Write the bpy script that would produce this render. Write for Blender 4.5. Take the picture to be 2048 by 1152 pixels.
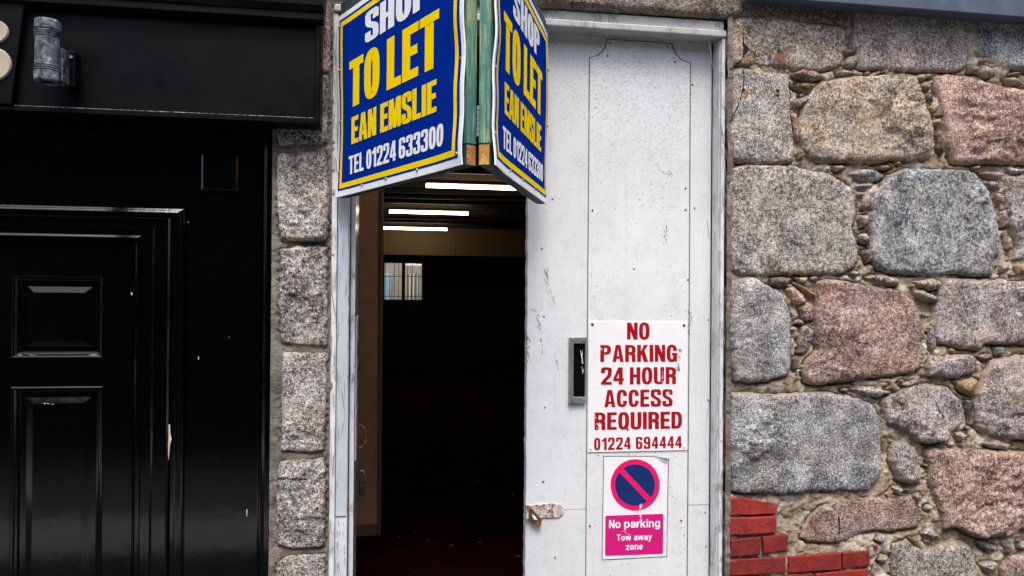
import bpy, bmesh, math, random
import numpy as np
from mathutils import Vector, Matrix, Euler
from mathutils.kdtree import KDTree
from mathutils.geometry import delaunay_2d_cdt

C = bpy.context.scene
for o in list(bpy.data.objects):
    bpy.data.objects.remove(o)
random.seed(7)
RNG = np.random.RandomState(5)

# ------------------------------------------------------------------ camera, sky, sun, exposure
F = 1530.0                      # focal length measured in photo pixels (photo 2048 px wide)
EYE = 1.55
DIST = 2.73
CAM = Vector((0.0, -DIST, EYE))
YAW, PITCH, ROLL = math.radians(9.2), math.radians(0.3), 0.0077
SHIFT = 16.0 / 2048
cam_d = bpy.data.cameras.new("camera")
cam = bpy.data.objects.new("camera", cam_d)
C.collection.objects.link(cam)
ROT = Matrix.Rotation(-YAW, 3, 'Z') @ Matrix.Rotation(math.pi / 2 + PITCH, 3, 'X') @ Matrix.Rotation(ROLL, 3, 'Z')
cam.matrix_world = Matrix.Translation(CAM) @ ROT.to_4x4()
cam_d.sensor_width = 36
cam_d.lens = 36 * F / 2048
cam_d.shift_y = SHIFT
cam_d.clip_start = 0.05
cam_d.clip_end = 500
C.camera = cam

world = bpy.data.worlds.new("World")
C.world = world
world.use_nodes = True
wn = world.node_tree
sky = wn.nodes.new('ShaderNodeTexSky')
sky.sky_type = 'NISHITA'
sky.sun_disc = False
SUN_EL, SUN_AZ = math.radians(62), math.radians(186)      # azimuth clockwise from +Y: the sun stands over the street
sky.sun_elevation = SUN_EL
sky.sun_rotation = SUN_AZ
sky.air_density = 1.0
sky.dust_density = 4.0
sky.ozone_density = 1.0
bg = wn.nodes['Background']
bg.inputs['Strength'].default_value = 0.13
wn.links.new(sky.outputs[0], bg.inputs['Color'])

sun_d = bpy.data.lights.new("sun", 'SUN')
sun_d.energy = 1.1
sun_d.angle = math.radians(24)
sun_d.color = (1.0, 0.97, 0.93)
sun = bpy.data.objects.new("sun", sun_d)
C.collection.objects.link(sun)
sdir = Vector((math.sin(SUN_AZ) * math.cos(SUN_EL), math.cos(SUN_AZ) * math.cos(SUN_EL), math.sin(SUN_EL)))
sun.rotation_euler = sdir.to_track_quat('Z', 'Y').to_euler()
sun.location = (0, -6, 9)

C.view_settings.view_transform = 'Standard'
C.view_settings.look = 'None'
C.view_settings.gamma = 1
C.view_settings.exposure = 1.25
C.view_settings.use_curve_mapping = False


# ------------------------------------------------------------------ measuring: photo pixel -> point on a real plane
def ray(px, py):
    return ROT @ Vector(((px - 1024) / F, -(py - 576) / F + SHIFT * 2048 / F, -1.0))

def at(px, py, Y=0.0):
    d = ray(px, py)
    return CAM + d * ((Y - CAM.y) / d.y)

def atz(px, py, Z):
    d = ray(px, py)
    return CAM + d * ((Z - CAM.z) / d.z)

def XX(px, py, Y):
    return at(px, py, Y).x

def ZZ(px, py, Y):
    return at(px, py, Y).z


# ------------------------------------------------------------------ object helpers
def thing(name, label, cat, loc=(0, 0, 0), group=None):
    o = bpy.data.objects.new(name, None)
    o.empty_display_size = 0.05
    o.location = loc
    C.collection.objects.link(o)
    o['label'] = label
    o['category'] = cat
    if group:
        o['group'] = group
    return o

def rootloc(o):
    v = Vector((0, 0, 0))
    while o is not None:
        v += o.location
        o = o.parent
    return v

def mesh(name, verts, faces, mat, parent=None, smooth=False, mats=None, fmat=None):
    me = bpy.data.meshes.new(name)
    me.from_pydata([tuple(v) for v in verts], [], [tuple(f) for f in faces])
    me.update()
    for m in (mats or [mat]):
        me.materials.append(m)
    if fmat is not None:
        me.polygons.foreach_set('material_index', fmat)
    if smooth:
        me.polygons.foreach_set('use_smooth', [True] * len(me.polygons))
    return link(name, me, parent)

def link(name, me, parent=None):
    o = bpy.data.objects.new(name, me)
    C.collection.objects.link(o)
    if parent is not None:
        o.parent = parent
        if parent.type == 'EMPTY':
            o.matrix_parent_inverse = Matrix.Translation(-rootloc(parent))
    return o

def structure(o):
    o['kind'] = 'structure'
    return o

def stuff(o):
    o['kind'] = 'stuff'
    return o

class MB:
    """collects simple shapes into one mesh"""
    def __init__(s):
        s.v, s.f, s.m = [], [], []
    def add(s, v, f, mi=0):
        n = len(s.v)
        s.v += [Vector(p) for p in v]
        s.f += [tuple(i + n for i in q) for q in f]
        s.m += [mi] * len(f)
        return s
    def box(s, a, b, mi=0):
        (x0, y0, z0), (x1, y1, z1) = a, b
        v = [(x0, y0, z0), (x1, y0, z0), (x1, y1, z0), (x0, y1, z0), (x0, y0, z1), (x1, y0, z1), (x1, y1, z1), (x0, y1, z1)]
        f = [(0, 3, 2, 1), (4, 5, 6, 7), (0, 1, 5, 4), (1, 2, 6, 5), (2, 3, 7, 6), (3, 0, 4, 7)]
        return s.add(v, f, mi)
    def prism(s, poly, y0, y1, mi=0):
        """poly: (x,z) list, counter-clockwise seen from the street; front at y0, back at y1"""
        n = len(poly)
        v = [(x, y0, z) for x, z in poly] + [(x, y1, z) for x, z in poly]
        f = [tuple(range(n)), tuple(range(2 * n - 1, n - 1, -1))]
        for i in range(n):
            j = (i + 1) % n
            f.append((j, i, i + n, j + n))
        return s.add(v, f, mi)
    def cyl(s, p, q, r0, r1=None, n=24, caps=True, mi=0):
        p, q = Vector(p), Vector(q)
        r1 = r0 if r1 is None else r1
        d = (q - p).normalized()
        a = d.orthogonal().normalized()
        b = d.cross(a)
        v = []
        for c, r in ((p, r0), (q, r1)):
            for i in range(n):
                t = 2 * math.pi * i / n
                v.append(c + a * (r * math.cos(t)) + b * (r * math.sin(t)))
        f = [(i, (i + 1) % n, (i + 1) % n + n, i + n) for i in range(n)]
        if caps:
            f += [tuple(range(n - 1, -1, -1)), tuple(range(n, 2 * n))]
        return s.add(v, f, mi)
    def tube(s, pts, r, n=10, mi=0):
        pts = [Vector(p) for p in pts]
        v, f = [], []
        for k, p in enumerate(pts):
            d = (pts[min(k + 1, len(pts) - 1)] - pts[max(k - 1, 0)]).normalized()
            a = d.cross(Vector((0.13, 0.2, 0.97))).normalized()
            b = d.cross(a)
            for i in range(n):
                t = 2 * math.pi * i / n
                v.append(p + a * (r * math.cos(t)) + b * (r * math.sin(t)))
        for k in range(len(pts) - 1):
            for i in range(n):
                j = (i + 1) % n
                f.append((k * n + i, k * n + j, (k + 1) * n + j, (k + 1) * n + i))
        f += [tuple(range(n)), tuple(range(len(v) - 1, len(v) - n - 1, -1))]
        return s.add(v, f, mi)
    def build(s, name, mat, parent=None, bevel=0, smooth=False, mats=None, seg=2):
        bm = bmesh.new()
        vs = [bm.verts.new(p) for p in s.v]
        for q, mi in zip(s.f, s.m):
            try:
                fc = bm.faces.new([vs[i] for i in q])
                fc.material_index = mi
            except ValueError:
                pass
        bmesh.ops.recalc_face_normals(bm, faces=bm.faces)
        if bevel:
            es = [e for e in bm.edges if len(e.link_faces) == 2 and e.calc_face_angle(0) > 0.5]
            bmesh.ops.bevel(bm, geom=es, offset=bevel, segments=seg, profile=0.5, affect='EDGES', clamp_overlap=True)
        me = bpy.data.meshes.new(name)
        bm.to_mesh(me)
        bm.free()
        for m in (mats or [mat]):
            me.materials.append(m)
        if smooth:
            me.polygons.foreach_set('use_smooth', [True] * len(me.polygons))
        return link(name, me, parent)


# ------------------------------------------------------------------ vectorised noise
PERM = RNG.permutation(256)
PERM = np.concatenate([PERM, PERM, PERM])
GR = RNG.randn(256, 3)
GR /= np.linalg.norm(GR, axis=1)[:, None]

def perlin(p):
    p = np.asarray(p, float)
    i = np.floor(p).astype(int)
    f = p - i
    i &= 255
    u = f * f * f * (f * (f * 6 - 15) + 10)
    r = 0
    for dx in (0, 1):
        for dy in (0, 1):
            for dz in (0, 1):
                h = PERM[PERM[PERM[i[:, 0] + dx] + ((i[:, 1] + dy) & 255)] + ((i[:, 2] + dz) & 255)]
                g = GR[h]
                d = f - np.array([dx, dy, dz])
                w = (u[:, 0] if dx else 1 - u[:, 0]) * (u[:, 1] if dy else 1 - u[:, 1]) * (u[:, 2] if dz else 1 - u[:, 2])
                r = r + w * np.sum(g * d, axis=1)
    return r

def fbm(x, z, scale, octv=4, seed=0.0, gain=0.5):
    p = np.stack([x * scale + seed * 7.3, z * scale - seed * 3.1, np.full_like(x, seed * 5.7 + 0.37)], 1)
    a, r = 1.0, 0
    for k in range(octv):
        r = r + a * perlin(p)
        p = p * 2.03 + 11.7
        a *= gain
    return r


# ------------------------------------------------------------------ material helpers
def newmat(name):
    m = bpy.data.materials.new(name)
    m.use_nodes = True
    nt = m.node_tree
    return m, nt, nt.nodes['Principled BSDF']

def N(nt, typ, **kw):
    n = nt.nodes.new(typ)
    for k, v in kw.items():
        if k.startswith('i_'):
            n.inputs[int(k[2:])].default_value = v
        else:
            setattr(n, k, v)
    return n

def coords(nt, scale=(1, 1, 1), rnd=0.0, rot=(0, 0, 0)):
    tc = N(nt, 'ShaderNodeTexCoord')
    mp = N(nt, 'ShaderNodeMapping')
    mp.inputs['Scale'].default_value = scale
    mp.inputs['Rotation'].default_value = rot
    nt.links.new(tc.outputs['Object'], mp.inputs['Vector'])
    if rnd:
        oi = N(nt, 'ShaderNodeObjectInfo')
        mu = N(nt, 'ShaderNodeMath', operation='MULTIPLY', i_1=rnd)
        cb = N(nt, 'ShaderNodeCombineXYZ')
        nt.links.new(oi.outputs['Random'], mu.inputs[0])
        nt.links.new(mu.outputs[0], cb.inputs[0])
        nt.links.new(mu.outputs[0], cb.inputs[2])
        nt.links.new(cb.outputs[0], mp.inputs['Location'])
    return mp.outputs[0]

def noise(nt, vec, scale, detail=4, rough=0.55, dist=0.0):
    n = N(nt, 'ShaderNodeTexNoise')
    n.inputs['Scale'].default_value = scale
    n.inputs['Detail'].default_value = detail
    n.inputs['Roughness'].default_value = rough
    n.inputs['Distortion'].default_value = dist
    nt.links.new(vec, n.inputs['Vector'])
    return n.outputs['Fac']

def ramp(nt, fac, stops, interp='LINEAR'):
    r = N(nt, 'ShaderNodeValToRGB')
    r.color_ramp.interpolation = interp
    el = r.color_ramp.elements
    while len(el) < len(stops):
        el.new(0.5)
    for e, (p, c) in zip(el, stops):
        e.position = p
        e.color = (c, c, c, 1) if isinstance(c, (int, float)) else (c[0], c[1], c[2], 1)
    nt.links.new(fac, r.inputs['Fac'])
    return r.outputs['Color']

def mix(nt, fac, a, b, mode='MIX'):
    m = N(nt, 'ShaderNodeMixRGB', blend_type=mode)
    for k, v in ((0, fac), (1, a), (2, b)):
        if isinstance(v, (int, float)):
            m.inputs[k].default_value = v if k == 0 else (v, v, v, 1)
        elif isinstance(v, tuple):
            m.inputs[k].default_value = (v[0], v[1], v[2], 1)
        else:
            nt.links.new(v, m.inputs[k])
    return m.outputs[0]

def math_(nt, op, a, b=0.0, c=None):
    m = N(nt, 'ShaderNodeMath', operation=op)
    for k, v in ((0, a), (1, b)) + (((2, c),) if c is not None else ()):
        if isinstance(v, (int, float)):
            m.inputs[k].default_value = v
        else:
            nt.links.new(v, m.inputs[k])
    return m.outputs[0]

def bump(nt, bsdf, height, dist=0.004, strength=1.0, prev=None):
    b = N(nt, 'ShaderNodeBump')
    b.inputs['Distance'].default_value = dist
    b.inputs['Strength'].default_value = strength
    nt.links.new(height, b.inputs['Height'])
    if prev is not None:
        nt.links.new(prev, b.inputs['Normal'])
    nt.links.new(b.outputs[0], bsdf.inputs['Normal'])
    return b.outputs[0]

def dots(nt, vec, scale, size, keep):
    """small round spots: 1 inside a spot; keep = share of cells that have one"""
    v = N(nt, 'ShaderNodeTexVoronoi')
    v.inputs['Scale'].default_value = scale
    nt.links.new(vec, v.inputs['Vector'])
    sp = N(nt, 'ShaderNodeSeparateColor')
    nt.links.new(v.outputs['Color'], sp.inputs[0])
    ok = math_(nt, 'LESS_THAN', sp.outputs[0], keep)
    sz = math_(nt, 'MULTIPLY', sp.outputs[1], size)
    ins = math_(nt, 'LESS_THAN', v.outputs['Distance'], sz)
    return math_(nt, 'MULTIPLY', ok, ins)

def simple(name, col, rough=0.5, metal=0.0, var=0.12, scale=30, emit=None):
    m, nt, b = newmat(name)
    v = coords(nt)
    f = noise(nt, v, scale, 5)
    c = ramp(nt, f, [(0.3, tuple(k * (1 - var) for k in col)), (0.7, tuple(min(1, k * (1 + var)) for k in col))])
    nt.links.new(c, b.inputs['Base Color'])
    b.inputs['Roughness'].default_value = rough
    b.inputs['Metallic'].default_value = metal
    if emit:
        b.inputs['Emission Color'].default_value = (*emit[0], 1)
        b.inputs['Emission Strength'].default_value = emit[1]
    return m

def granite(name, light, mid, dark, stain=(0.20, 0.12, 0.06), stain_amt=0.35, fine=230, rough_bump=0.007, contrast=1.0, lap_amt=0.75, lap_col=(0.30, 0.24, 0.17)):
    m, nt, b = newmat(name)
    v = coords(nt, rnd=31.7)
    n1 = noise(nt, v, fine, 3, 0.75)
    n2 = noise(nt, v, fine * 0.42, 3, 0.65)
    oi0 = N(nt, 'ShaderNodeObjectInfo')
    nt.links.new(math_(nt, 'MULTIPLY_ADD', oi0.outputs['Random'], fine * 0.55, fine * 0.85), n1.node.inputs['Scale'])
    nt.links.new(math_(nt, 'MULTIPLY_ADD', oi0.outputs['Random'], fine * 0.30, fine * 0.30), n2.node.inputs['Scale'])
    n3 = noise(nt, v, 11, 5, 0.6)
    s = math_(nt, 'MULTIPLY_ADD', n1, 0.62, math_(nt, 'MULTIPLY', n2, 0.38))
    s = math_(nt, 'ADD', s, math_(nt, 'MULTIPLY_ADD', n3, 0.26, -0.13))
    k = 0.5
    w = 0.085 / contrast
    light = tuple(min(0.92, q * 1.22) for q in light)
    mid = tuple(q * 1.15 for q in mid)
    dark = tuple(q * 0.8 for q in dark)
    col = ramp(nt, s, [(k - w * 1.1, dark), (k - w * 0.35, tuple(d * 0.45 + q * 0.55 for d, q in zip(dark, mid))), (k + w * 0.15, mid), (k + w * 1.0, light)])
    st = noise(nt, v, 5.5, 6, 0.6, 0.6)
    sf = ramp(nt, st, [(0.50, 0.0), (0.68, stain_amt)])
    col = mix(nt, sf, col, mix(nt, 0.65, col, stain, 'MIX'), 'MIX')
    # lichen / soot marks
    so = noise(nt, v, 17, 6, 0.7, 0.3)
    col = mix(nt, ramp(nt, so, [(0.54, 0.0), (0.70, 0.55)]), col, tuple(d * 1.2 for d in dark))
    # mortar lapping on to the edges
    ra = N(nt, 'ShaderNodeAttribute', attribute_name='rim')
    lap = math_(nt, 'MULTIPLY_ADD', noise(nt, v, 20, 6, 0.7, 0.4), 1.5, math_(nt, 'MULTIPLY', ra.outputs['Fac'], 0.55))
    lapm = ramp(nt, lap, [(0.50, 0.0), (0.545, 1.0)])
    lap2 = math_(nt, 'MULTIPLY', ramp(nt, math_(nt, 'MULTIPLY', lap, 0.5), [(0.56, 0.0), (0.60, lap_amt)]), ramp(nt, ra.outputs['Fac'], [(0.03, 0.0), (0.25, 1.0)]))
    col = mix(nt, lap2, col, mix(nt, noise(nt, v, 60, 4, 0.7), lap_col, tuple(k_ * 1.7 for k_ in lap_col)))
    # broad warm and cool drifts over each face
    col = mix(nt, ramp(nt, noise(nt, v, 7, 3, 0.6), [(0.40, 0.0), (0.62, 0.30)]), col, mix(nt, 1.0, col, (1.25, 1.0, 0.72), 'MULTIPLY'))
    oi = N(nt, 'ShaderNodeObjectInfo')
    br = math_(nt, 'MULTIPLY_ADD', oi.outputs['Random'], 0.24, 0.88)
    col = mix(nt, 1.0, col, br, 'MULTIPLY')
    nt.links.new(col, b.inputs['Base Color'])
    b.inputs['Roughness'].default_value = 0.85
    b.inputs['Specular IOR Level'].default_value = 0.3
    hb = noise(nt, v, 62, 8, 0.72)
    p = bump(nt, b, hb, rough_bump * 1.6, 1.0)
    bump(nt, b, s, 0.006, 1.0, p)
    return m

M = {}
M['gr_grey'] = granite('granite_grey', (0.70, 0.67, 0.62), (0.35, 0.33, 0.30), (0.045, 0.042, 0.04), stain=(0.32, 0.26, 0.15))
M['gr_blue'] = granite('granite_blue_grey', (0.63, 0.64, 0.66), (0.28, 0.285, 0.295), (0.03, 0.032, 0.038), stain=(0.24, 0.21, 0.17), stain_amt=0.25)
M['gr_pink'] = granite('granite_pink', (0.76, 0.62, 0.57), (0.42, 0.275, 0.235), (0.08, 0.045, 0.038), stain=(0.40, 0.22, 0.12), stain_amt=0.5)
M['gr_rose'] = granite('granite_rose', (0.66, 0.54, 0.50), (0.31, 0.21, 0.185), (0.05, 0.03, 0.026), stain=(0.32, 0.14, 0.08), stain_amt=0.45)
M['gr_tan'] = granite('granite_tan', (0.74, 0.66, 0.57), (0.39, 0.32, 0.255), (0.055, 0.044, 0.036), stain=(0.40, 0.24, 0.11), stain_amt=0.6)
M['gr_dark'] = granite('granite_dark', (0.40, 0.35, 0.31), (0.16, 0.13, 0.11), (0.025, 0.02, 0.018), stain=(0.18, 0.09, 0.04), stain_amt=0.6, lap_amt=0.3)
M['gr_mauve'] = granite('granite_warm_grey', (0.68, 0.62, 0.60), (0.31, 0.27, 0.26), (0.035, 0.031, 0.03), stain=(0.32, 0.19, 0.11), stain_amt=0.4)
M['gr_ochre'] = granite('granite_ochre', (0.55, 0.42, 0.24), (0.30, 0.19, 0.09), (0.05, 0.03, 0.02), stain=(0.4, 0.2, 0.05), stain_amt=0.8)
M['gr_pier'] = granite('granite_rock_faced', (0.74, 0.72, 0.69), (0.36, 0.345, 0.33), (0.028, 0.027, 0.026), stain=(0.26, 0.22, 0.16), stain_amt=0.3, fine=190, rough_bump=0.010, contrast=1.05, lap_amt=0.4, lap_col=(0.15, 0.13, 0.11))

def mortar_mat(name, a, b_, c):
    m, nt, b = newmat(name)
    v = coords(nt)
    n1 = noise(nt, v, 9, 6, 0.65, 0.5)
    col = ramp(nt, n1, [(0.36, a), (0.5, b_), (0.60, c)])
    n2 = noise(nt, v, 260, 3, 0.7)
    col = mix(nt, ramp(nt, n2, [(0.36, 0.55), (0.50, 0.0)]), col, tuple(k * 0.35 for k in a))
    col = mix(nt, ramp(nt, noise(nt, v, 24, 7, 0.7, 0.6), [(0.52, 0.0), (0.66, 0.75)]), col, tuple(k * 0.5 for k in a))
    col = mix(nt, ramp(nt, noise(nt, v, 3.1, 4), [(0.48, 0.0), (0.66, 0.65)]), col, (0.26, 0.24, 0.19))
    nt.links.new(col, b.inputs['Base Color'])
    b.inputs['Roughness'].default_value = 0.95
    b.inputs['Specular IOR Level'].default_value = 0.15
    p = bump(nt, b, noise(nt, coords(nt, (1, 1, 1.5), rot=(0, 0.35, 0)), 34, 8, 0.72, 0.5), 0.012, 1.0)
    bump(nt, b, n2, 0.003, 0.7, p)
    return m
M['mortar'] = mortar_mat('lime_mortar', (0.24, 0.16, 0.10), (0.53, 0.43, 0.32), (0.76, 0.69, 0.55))
M['mortar_grey'] = mortar_mat('cement_mortar', (0.15, 0.12, 0.10), (0.23, 0.19, 0.16), (0.31, 0.265, 0.225))

def brick_mat():
    m, nt, b = newmat('red_brick')
    v = coords(nt, rnd=9.0)
    n1 = noise(nt, v, 24, 6, 0.7, 0.4)
    col = ramp(nt, n1, [(0.28, (0.12, 0.012, 0.012)), (0.5, (0.26, 0.016, 0.012)), (0.72, (0.36, 0.036, 0.018))])
    oi = N(nt, 'ShaderNodeObjectInfo')
    col = mix(nt, 1.0, col, math_(nt, 'MULTIPLY_ADD', oi.outputs['Random'], 0.5, 0.70), 'MULTIPLY')
    n2 = noise(nt, v, 200, 2, 0.6)
    col = mix(nt, ramp(nt, n2, [(0.30, 0.8), (0.40, 0.0)]), col, (0.05, 0.015, 0.012))
    ed = noise(nt, v, 42, 6, 0.8, 1.5)
    col = mix(nt, ramp(nt, ed, [(0.64, 0.0), (0.70, 0.6)]), col, (0.50, 0.30, 0.22))
    col = mix(nt, ramp(nt, noise(nt, coords(nt, (0.5, 1, 1.6)), 26, 7, 0.75, 0.8), [(0.62, 0.0), (0.70, 0.6)]), col, (0.26, 0.20, 0.16))
    col = mix(nt, ramp(nt, noise(nt, v, 8, 5, 0.7), [(0.50, 0.0), (0.72, 0.65)]), col, (0.05, 0.012, 0.012))
    nt.links.new(col, b.inputs['Base Color'])
    b.inputs['Roughness'].default_value = 0.7
    p = bump(nt, b, n1, 0.006, 0.8)
    bump(nt, b, n2, 0.002, 0.6, p)
    return m
M['brick'] = brick_mat()

def white_paint(name, base=(0.735, 0.75, 0.77), grime=(0.42, 0.43, 0.44), spots=1.0, rough=0.5, crack=0.0):
    m, nt, b = newmat(name)
    v = coords(nt)
    g = noise(nt, v, 3.2, 7, 0.7, 0.2)
    col = ramp(nt, g, [(0.32, tuple(k * 0.88 for k in base)), (0.62, base)])
    g2 = noise(nt, v, 16, 8, 0.75)
    col = mix(nt, ramp(nt, g2, [(0.52, 0.0), (0.78, 0.5)]), col, grime)
    # peppering of dirt, in drifts
    drift = ramp(nt, noise(nt, v, 3.7, 4, 0.6), [(0.40, 0.12), (0.66, 1.0)])
    f = noise(nt, coords(nt, rot=(0, 0.6, 0), scale=(1, 1, 0.45)), 300, 2, 0.7)
    pep = math_(nt, 'MULTIPLY', ramp(nt, f, [(0.62, 0.0), (0.70, 0.75 * spots)]), drift)
    col = mix(nt, pep, col, (0.12, 0.12, 0.12))
    # soot and mould speckle gathered high up under the lintel, thin rain streaks below
    sz = N(nt, 'ShaderNodeSeparateXYZ')
    nt.links.new(v, sz.inputs[0])
    zz = math_(nt, 'MULTIPLY_ADD', noise(nt, v, 5, 5, 0.7), 0.45, sz.outputs[2])
    high = ramp(nt, math_(nt, 'MULTIPLY_ADD', zz, 0.5, -0.6), [(0.40, 0.0), (0.78, 1.0)])
    f2 = noise(nt, coords(nt, rot=(0, 0.55, 0), scale=(0.45, 1, 1)), 240, 3, 0.75)
    col = mix(nt, math_(nt, 'MULTIPLY', ramp(nt, f2, [(0.50, 0.0), (0.60, 0.6)]), high), col, (0.20, 0.20, 0.19))
    col = mix(nt, math_(nt, 'MULTIPLY', high, 0.35), col, (0.36, 0.35, 0.34))
    stk = noise(nt, coords(nt, (1, 1, 0.05)), 38, 6, 0.7)
    col = mix(nt, ramp(nt, stk, [(0.56, 0.0), (0.74, 0.30)]), col, (0.45, 0.44, 0.42))
    d1 = math_(nt, 'MULTIPLY', dots(nt, v, 85, 0.26, 0.30 * spots), drift)
    col = mix(nt, d1, col, (0.07, 0.06, 0.055))
    d2 = dots(nt, v, 26, 0.13, 0.05 * spots)
    col = mix(nt, d2, col, (0.10, 0.07, 0.05))
    fb = noise(nt, coords(nt, (1, 1, 0.25)), 40, 5, 0.6)
    h = fb
    if crack:
        cr = noise(nt, coords(nt, (1, 1, 0.16)), 34, 8, 0.75, 1.4)
        cm = ramp(nt, cr, [(0.475, 0.0), (0.492, crack), (0.508, crack), (0.525, 0.0)])
        pm = ramp(nt, noise(nt, v, 9, 3), [(0.48, 0.0), (0.6, 1.0)])
        cm = math_(nt, 'MULTIPLY', cm, pm)
        col = mix(nt, cm, col, (0.10, 0.08, 0.07))
        h = math_(nt, 'SUBTRACT', fb, cm)
    nt.links.new(col, b.inputs['Base Color'])
    b.inputs['Roughness'].default_value = rough
    bump(nt, b, h, 0.0012, 0.8)
    return m
M['leaf_white'] = white_paint('weathered_white_paint', crack=0.0)
M['panel_white'] = white_paint('white_panel_paint', base=(0.75, 0.765, 0.785), spots=0.7)
M['frame_white'] = white_paint('cracked_white_frame_paint', base=(0.72, 0.75, 0.77), spots=0.5, crack=0.8)
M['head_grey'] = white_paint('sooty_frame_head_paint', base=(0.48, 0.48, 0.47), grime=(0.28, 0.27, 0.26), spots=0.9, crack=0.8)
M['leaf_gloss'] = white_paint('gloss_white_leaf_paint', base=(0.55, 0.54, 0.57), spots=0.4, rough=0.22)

def black_paint(name, rough=0.085, base=(0.0007, 0.0009, 0.0010), specks=1.0, brush=1.0):
    m, nt, b = newmat(name)
    v = coords(nt)
    d = dots(nt, v, 22, 0.055, 0.07 * specks)
    col = mix(nt, d, base, (0.35, 0.34, 0.32))
    nt.links.new(col, b.inputs['Base Color'])
    b.inputs['IOR'].default_value = 1.45
    r = ramp(nt, noise(nt, v, 5, 5), [(0.3, rough * 0.8), (0.7, rough * 1.5)])
    nt.links.new(r, b.inputs['Roughness'])
    n1 = noise(nt, coords(nt, (1, 1, 0.12)), 130, 4, 0.6)
    n2 = noise(nt, coords(nt, (1, 1, 0.6)), 45, 3, 0.5)
    p = bump(nt, b, n1, 0.00026 * brush, 0.7)
    bump(nt, b, n2, 0.00035, 0.6, p)
    return m
M['black_gloss'] = black_paint('black_gloss_paint')
M['black_board'] = black_paint('black_fascia_paint', rough=0.36, base=(0.0009, 0.0015, 0.0024), specks=2.2)
M['black_board'].node_tree.nodes['Principled BSDF'].inputs['Specular IOR Level'].default_value = 0.14

def metal(name, col, rough, rust=0.0, metallic=0.8):
    m, nt, b = newmat(name)
    v = coords(nt)
    n1 = noise(nt, v, 38, 6, 0.7, 0.5)
    c = ramp(nt, n1, [(0.3, tuple(k * 0.6 for k in col)), (0.65, col)])
    if rust:
        r = noise(nt, v, 55, 6, 0.75, 0.7)
        rm = ramp(nt, r, [(0.55 - 0.2 * rust, 0.0), (0.62 - 0.2 * rust, 1.0)])
        rc = ramp(nt, noise(nt, v, 160, 4), [(0.35, (0.05, 0.015, 0.007)), (0.6, (0.38, 0.14, 0.02))])
        c = mix(nt, rm, c, rc)
        inv = math_(nt, 'MULTIPLY_ADD', rm, -metallic, metallic)
        nt.links.new(inv, b.inputs['Metallic'])
    else:
        b.inputs['Metallic'].default_value = metallic
    nt.links.new(c, b.inputs['Base Color'])
    b.inputs['Roughness'].default_value = rough
    bump(nt, b, n1, 0.001, 0.5)
    return m
M['steel'] = metal('weathered_steel', (0.42, 0.43, 0.44), 0.45)
M['strip'] = white_paint('blue_grey_strip_paint', base=(0.52, 0.60, 0.66), grime=(0.34, 0.42, 0.50), spots=0.35, rough=0.38)
M['rusty'] = metal('rusty_white_steel', (0.72, 0.70, 0.66), 0.6, rust=0.28, metallic=0.1)
M['rust_mix'] = metal('flaking_handle_paint', (0.35, 0.33, 0.30), 0.6, rust=0.75, metallic=0.1)
M['rust_dark'] = metal('dark_rusted_steel', (0.07, 0.035, 0.02), 0.75, rust=0.3, metallic=0.1)
M['lamp_metal'] = metal('flaking_grey_lamp_metal', (0.13, 0.145, 0.17), 0.5, metallic=0.35)
M['lock_dark'] = simple('dark_padlock', (0.03, 0.028, 0.026), 0.4)
M['black_flat'] = simple('black_glass', (0.004, 0.004, 0.005), 0.12)
M['dark_void'] = simple('dark_gap', (0.012, 0.011, 0.010), 0.9)

def sign_paint(name, col, rough=0.28, grime=0.25):
    m, nt, b = newmat(name)
    v = coords(nt)
    g = noise(nt, v, 14, 7, 0.7)
    c = mix(nt, ramp(nt, g, [(0.45, 0.0), (0.85, grime)]), col, tuple(k * 0.55 + 0.03 for k in col))
    c = mix(nt, dots(nt, v, 48, 0.10, 0.12), c, (0.55, 0.55, 0.55))
    sc = noise(nt, coords(nt, (1, 1, 0.09), rot=(0.1, 0.5, 0.2)), 70, 6, 0.8, 0.5)
    c = mix(nt, ramp(nt, sc, [(0.69, 0.0), (0.71, 0.35)]), c, tuple(k * 0.5 + 0.25 for k in col))
    nt.links.new(c, b.inputs['Base Color'])
    b.inputs['Specular IOR Level'].default_value = 0.16
    nt.links.new(ramp(nt, noise(nt, v, 9, 5), [(0.3, rough * 0.7), (0.7, rough * 1.6)]), b.inputs['Roughness'])
    return m
M['s_blue'] = sign_paint('sign_blue', (0.0010, 0.024, 0.26), 0.2, 0.10)
M['s_blue'].node_tree.nodes['Principled BSDF'].inputs['Specular IOR Level'].default_value = 0.04
M['s_yellow'] = sign_paint('sign_yellow', (0.95, 0.68, 0.001), 0.25, 0.06)
M['s_yellow'].node_tree.nodes['Principled BSDF'].inputs['Specular IOR Level'].default_value = 0.05
for k_ in ('s_blue', 's_yellow'):
    M[k_].node_tree.nodes['Principled BSDF'].inputs['IOR'].default_value = 1.02
M['s_white'] = sign_paint('sign_white', (0.90, 0.90, 0.91), 0.35, 0.08)
M['s_red'] = sign_paint('sign_dark_red', (0.36, 0.004, 0.008), 0.4, 0.1)
M['s_plate'] = sign_paint('sign_plate_white', (0.82, 0.81, 0.83), 0.4)
M['s_pink'] = sign_paint('sticker_pink', (0.62, 0.010, 0.19), 0.35)
M['s_roundel'] = sign_paint('sticker_pink_red', (0.74, 0.010, 0.13), 0.35)
M['s_navy'] = sign_paint('sticker_navy', (0.006, 0.028, 0.14), 0.35)
M['s_black'] = simple('sticker_black_line', (0.03, 0.03, 0.035), 0.5)
M['cream'] = sign_paint('numeral_cream', (0.42, 0.37, 0.28), 0.5, 0.8)

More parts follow.
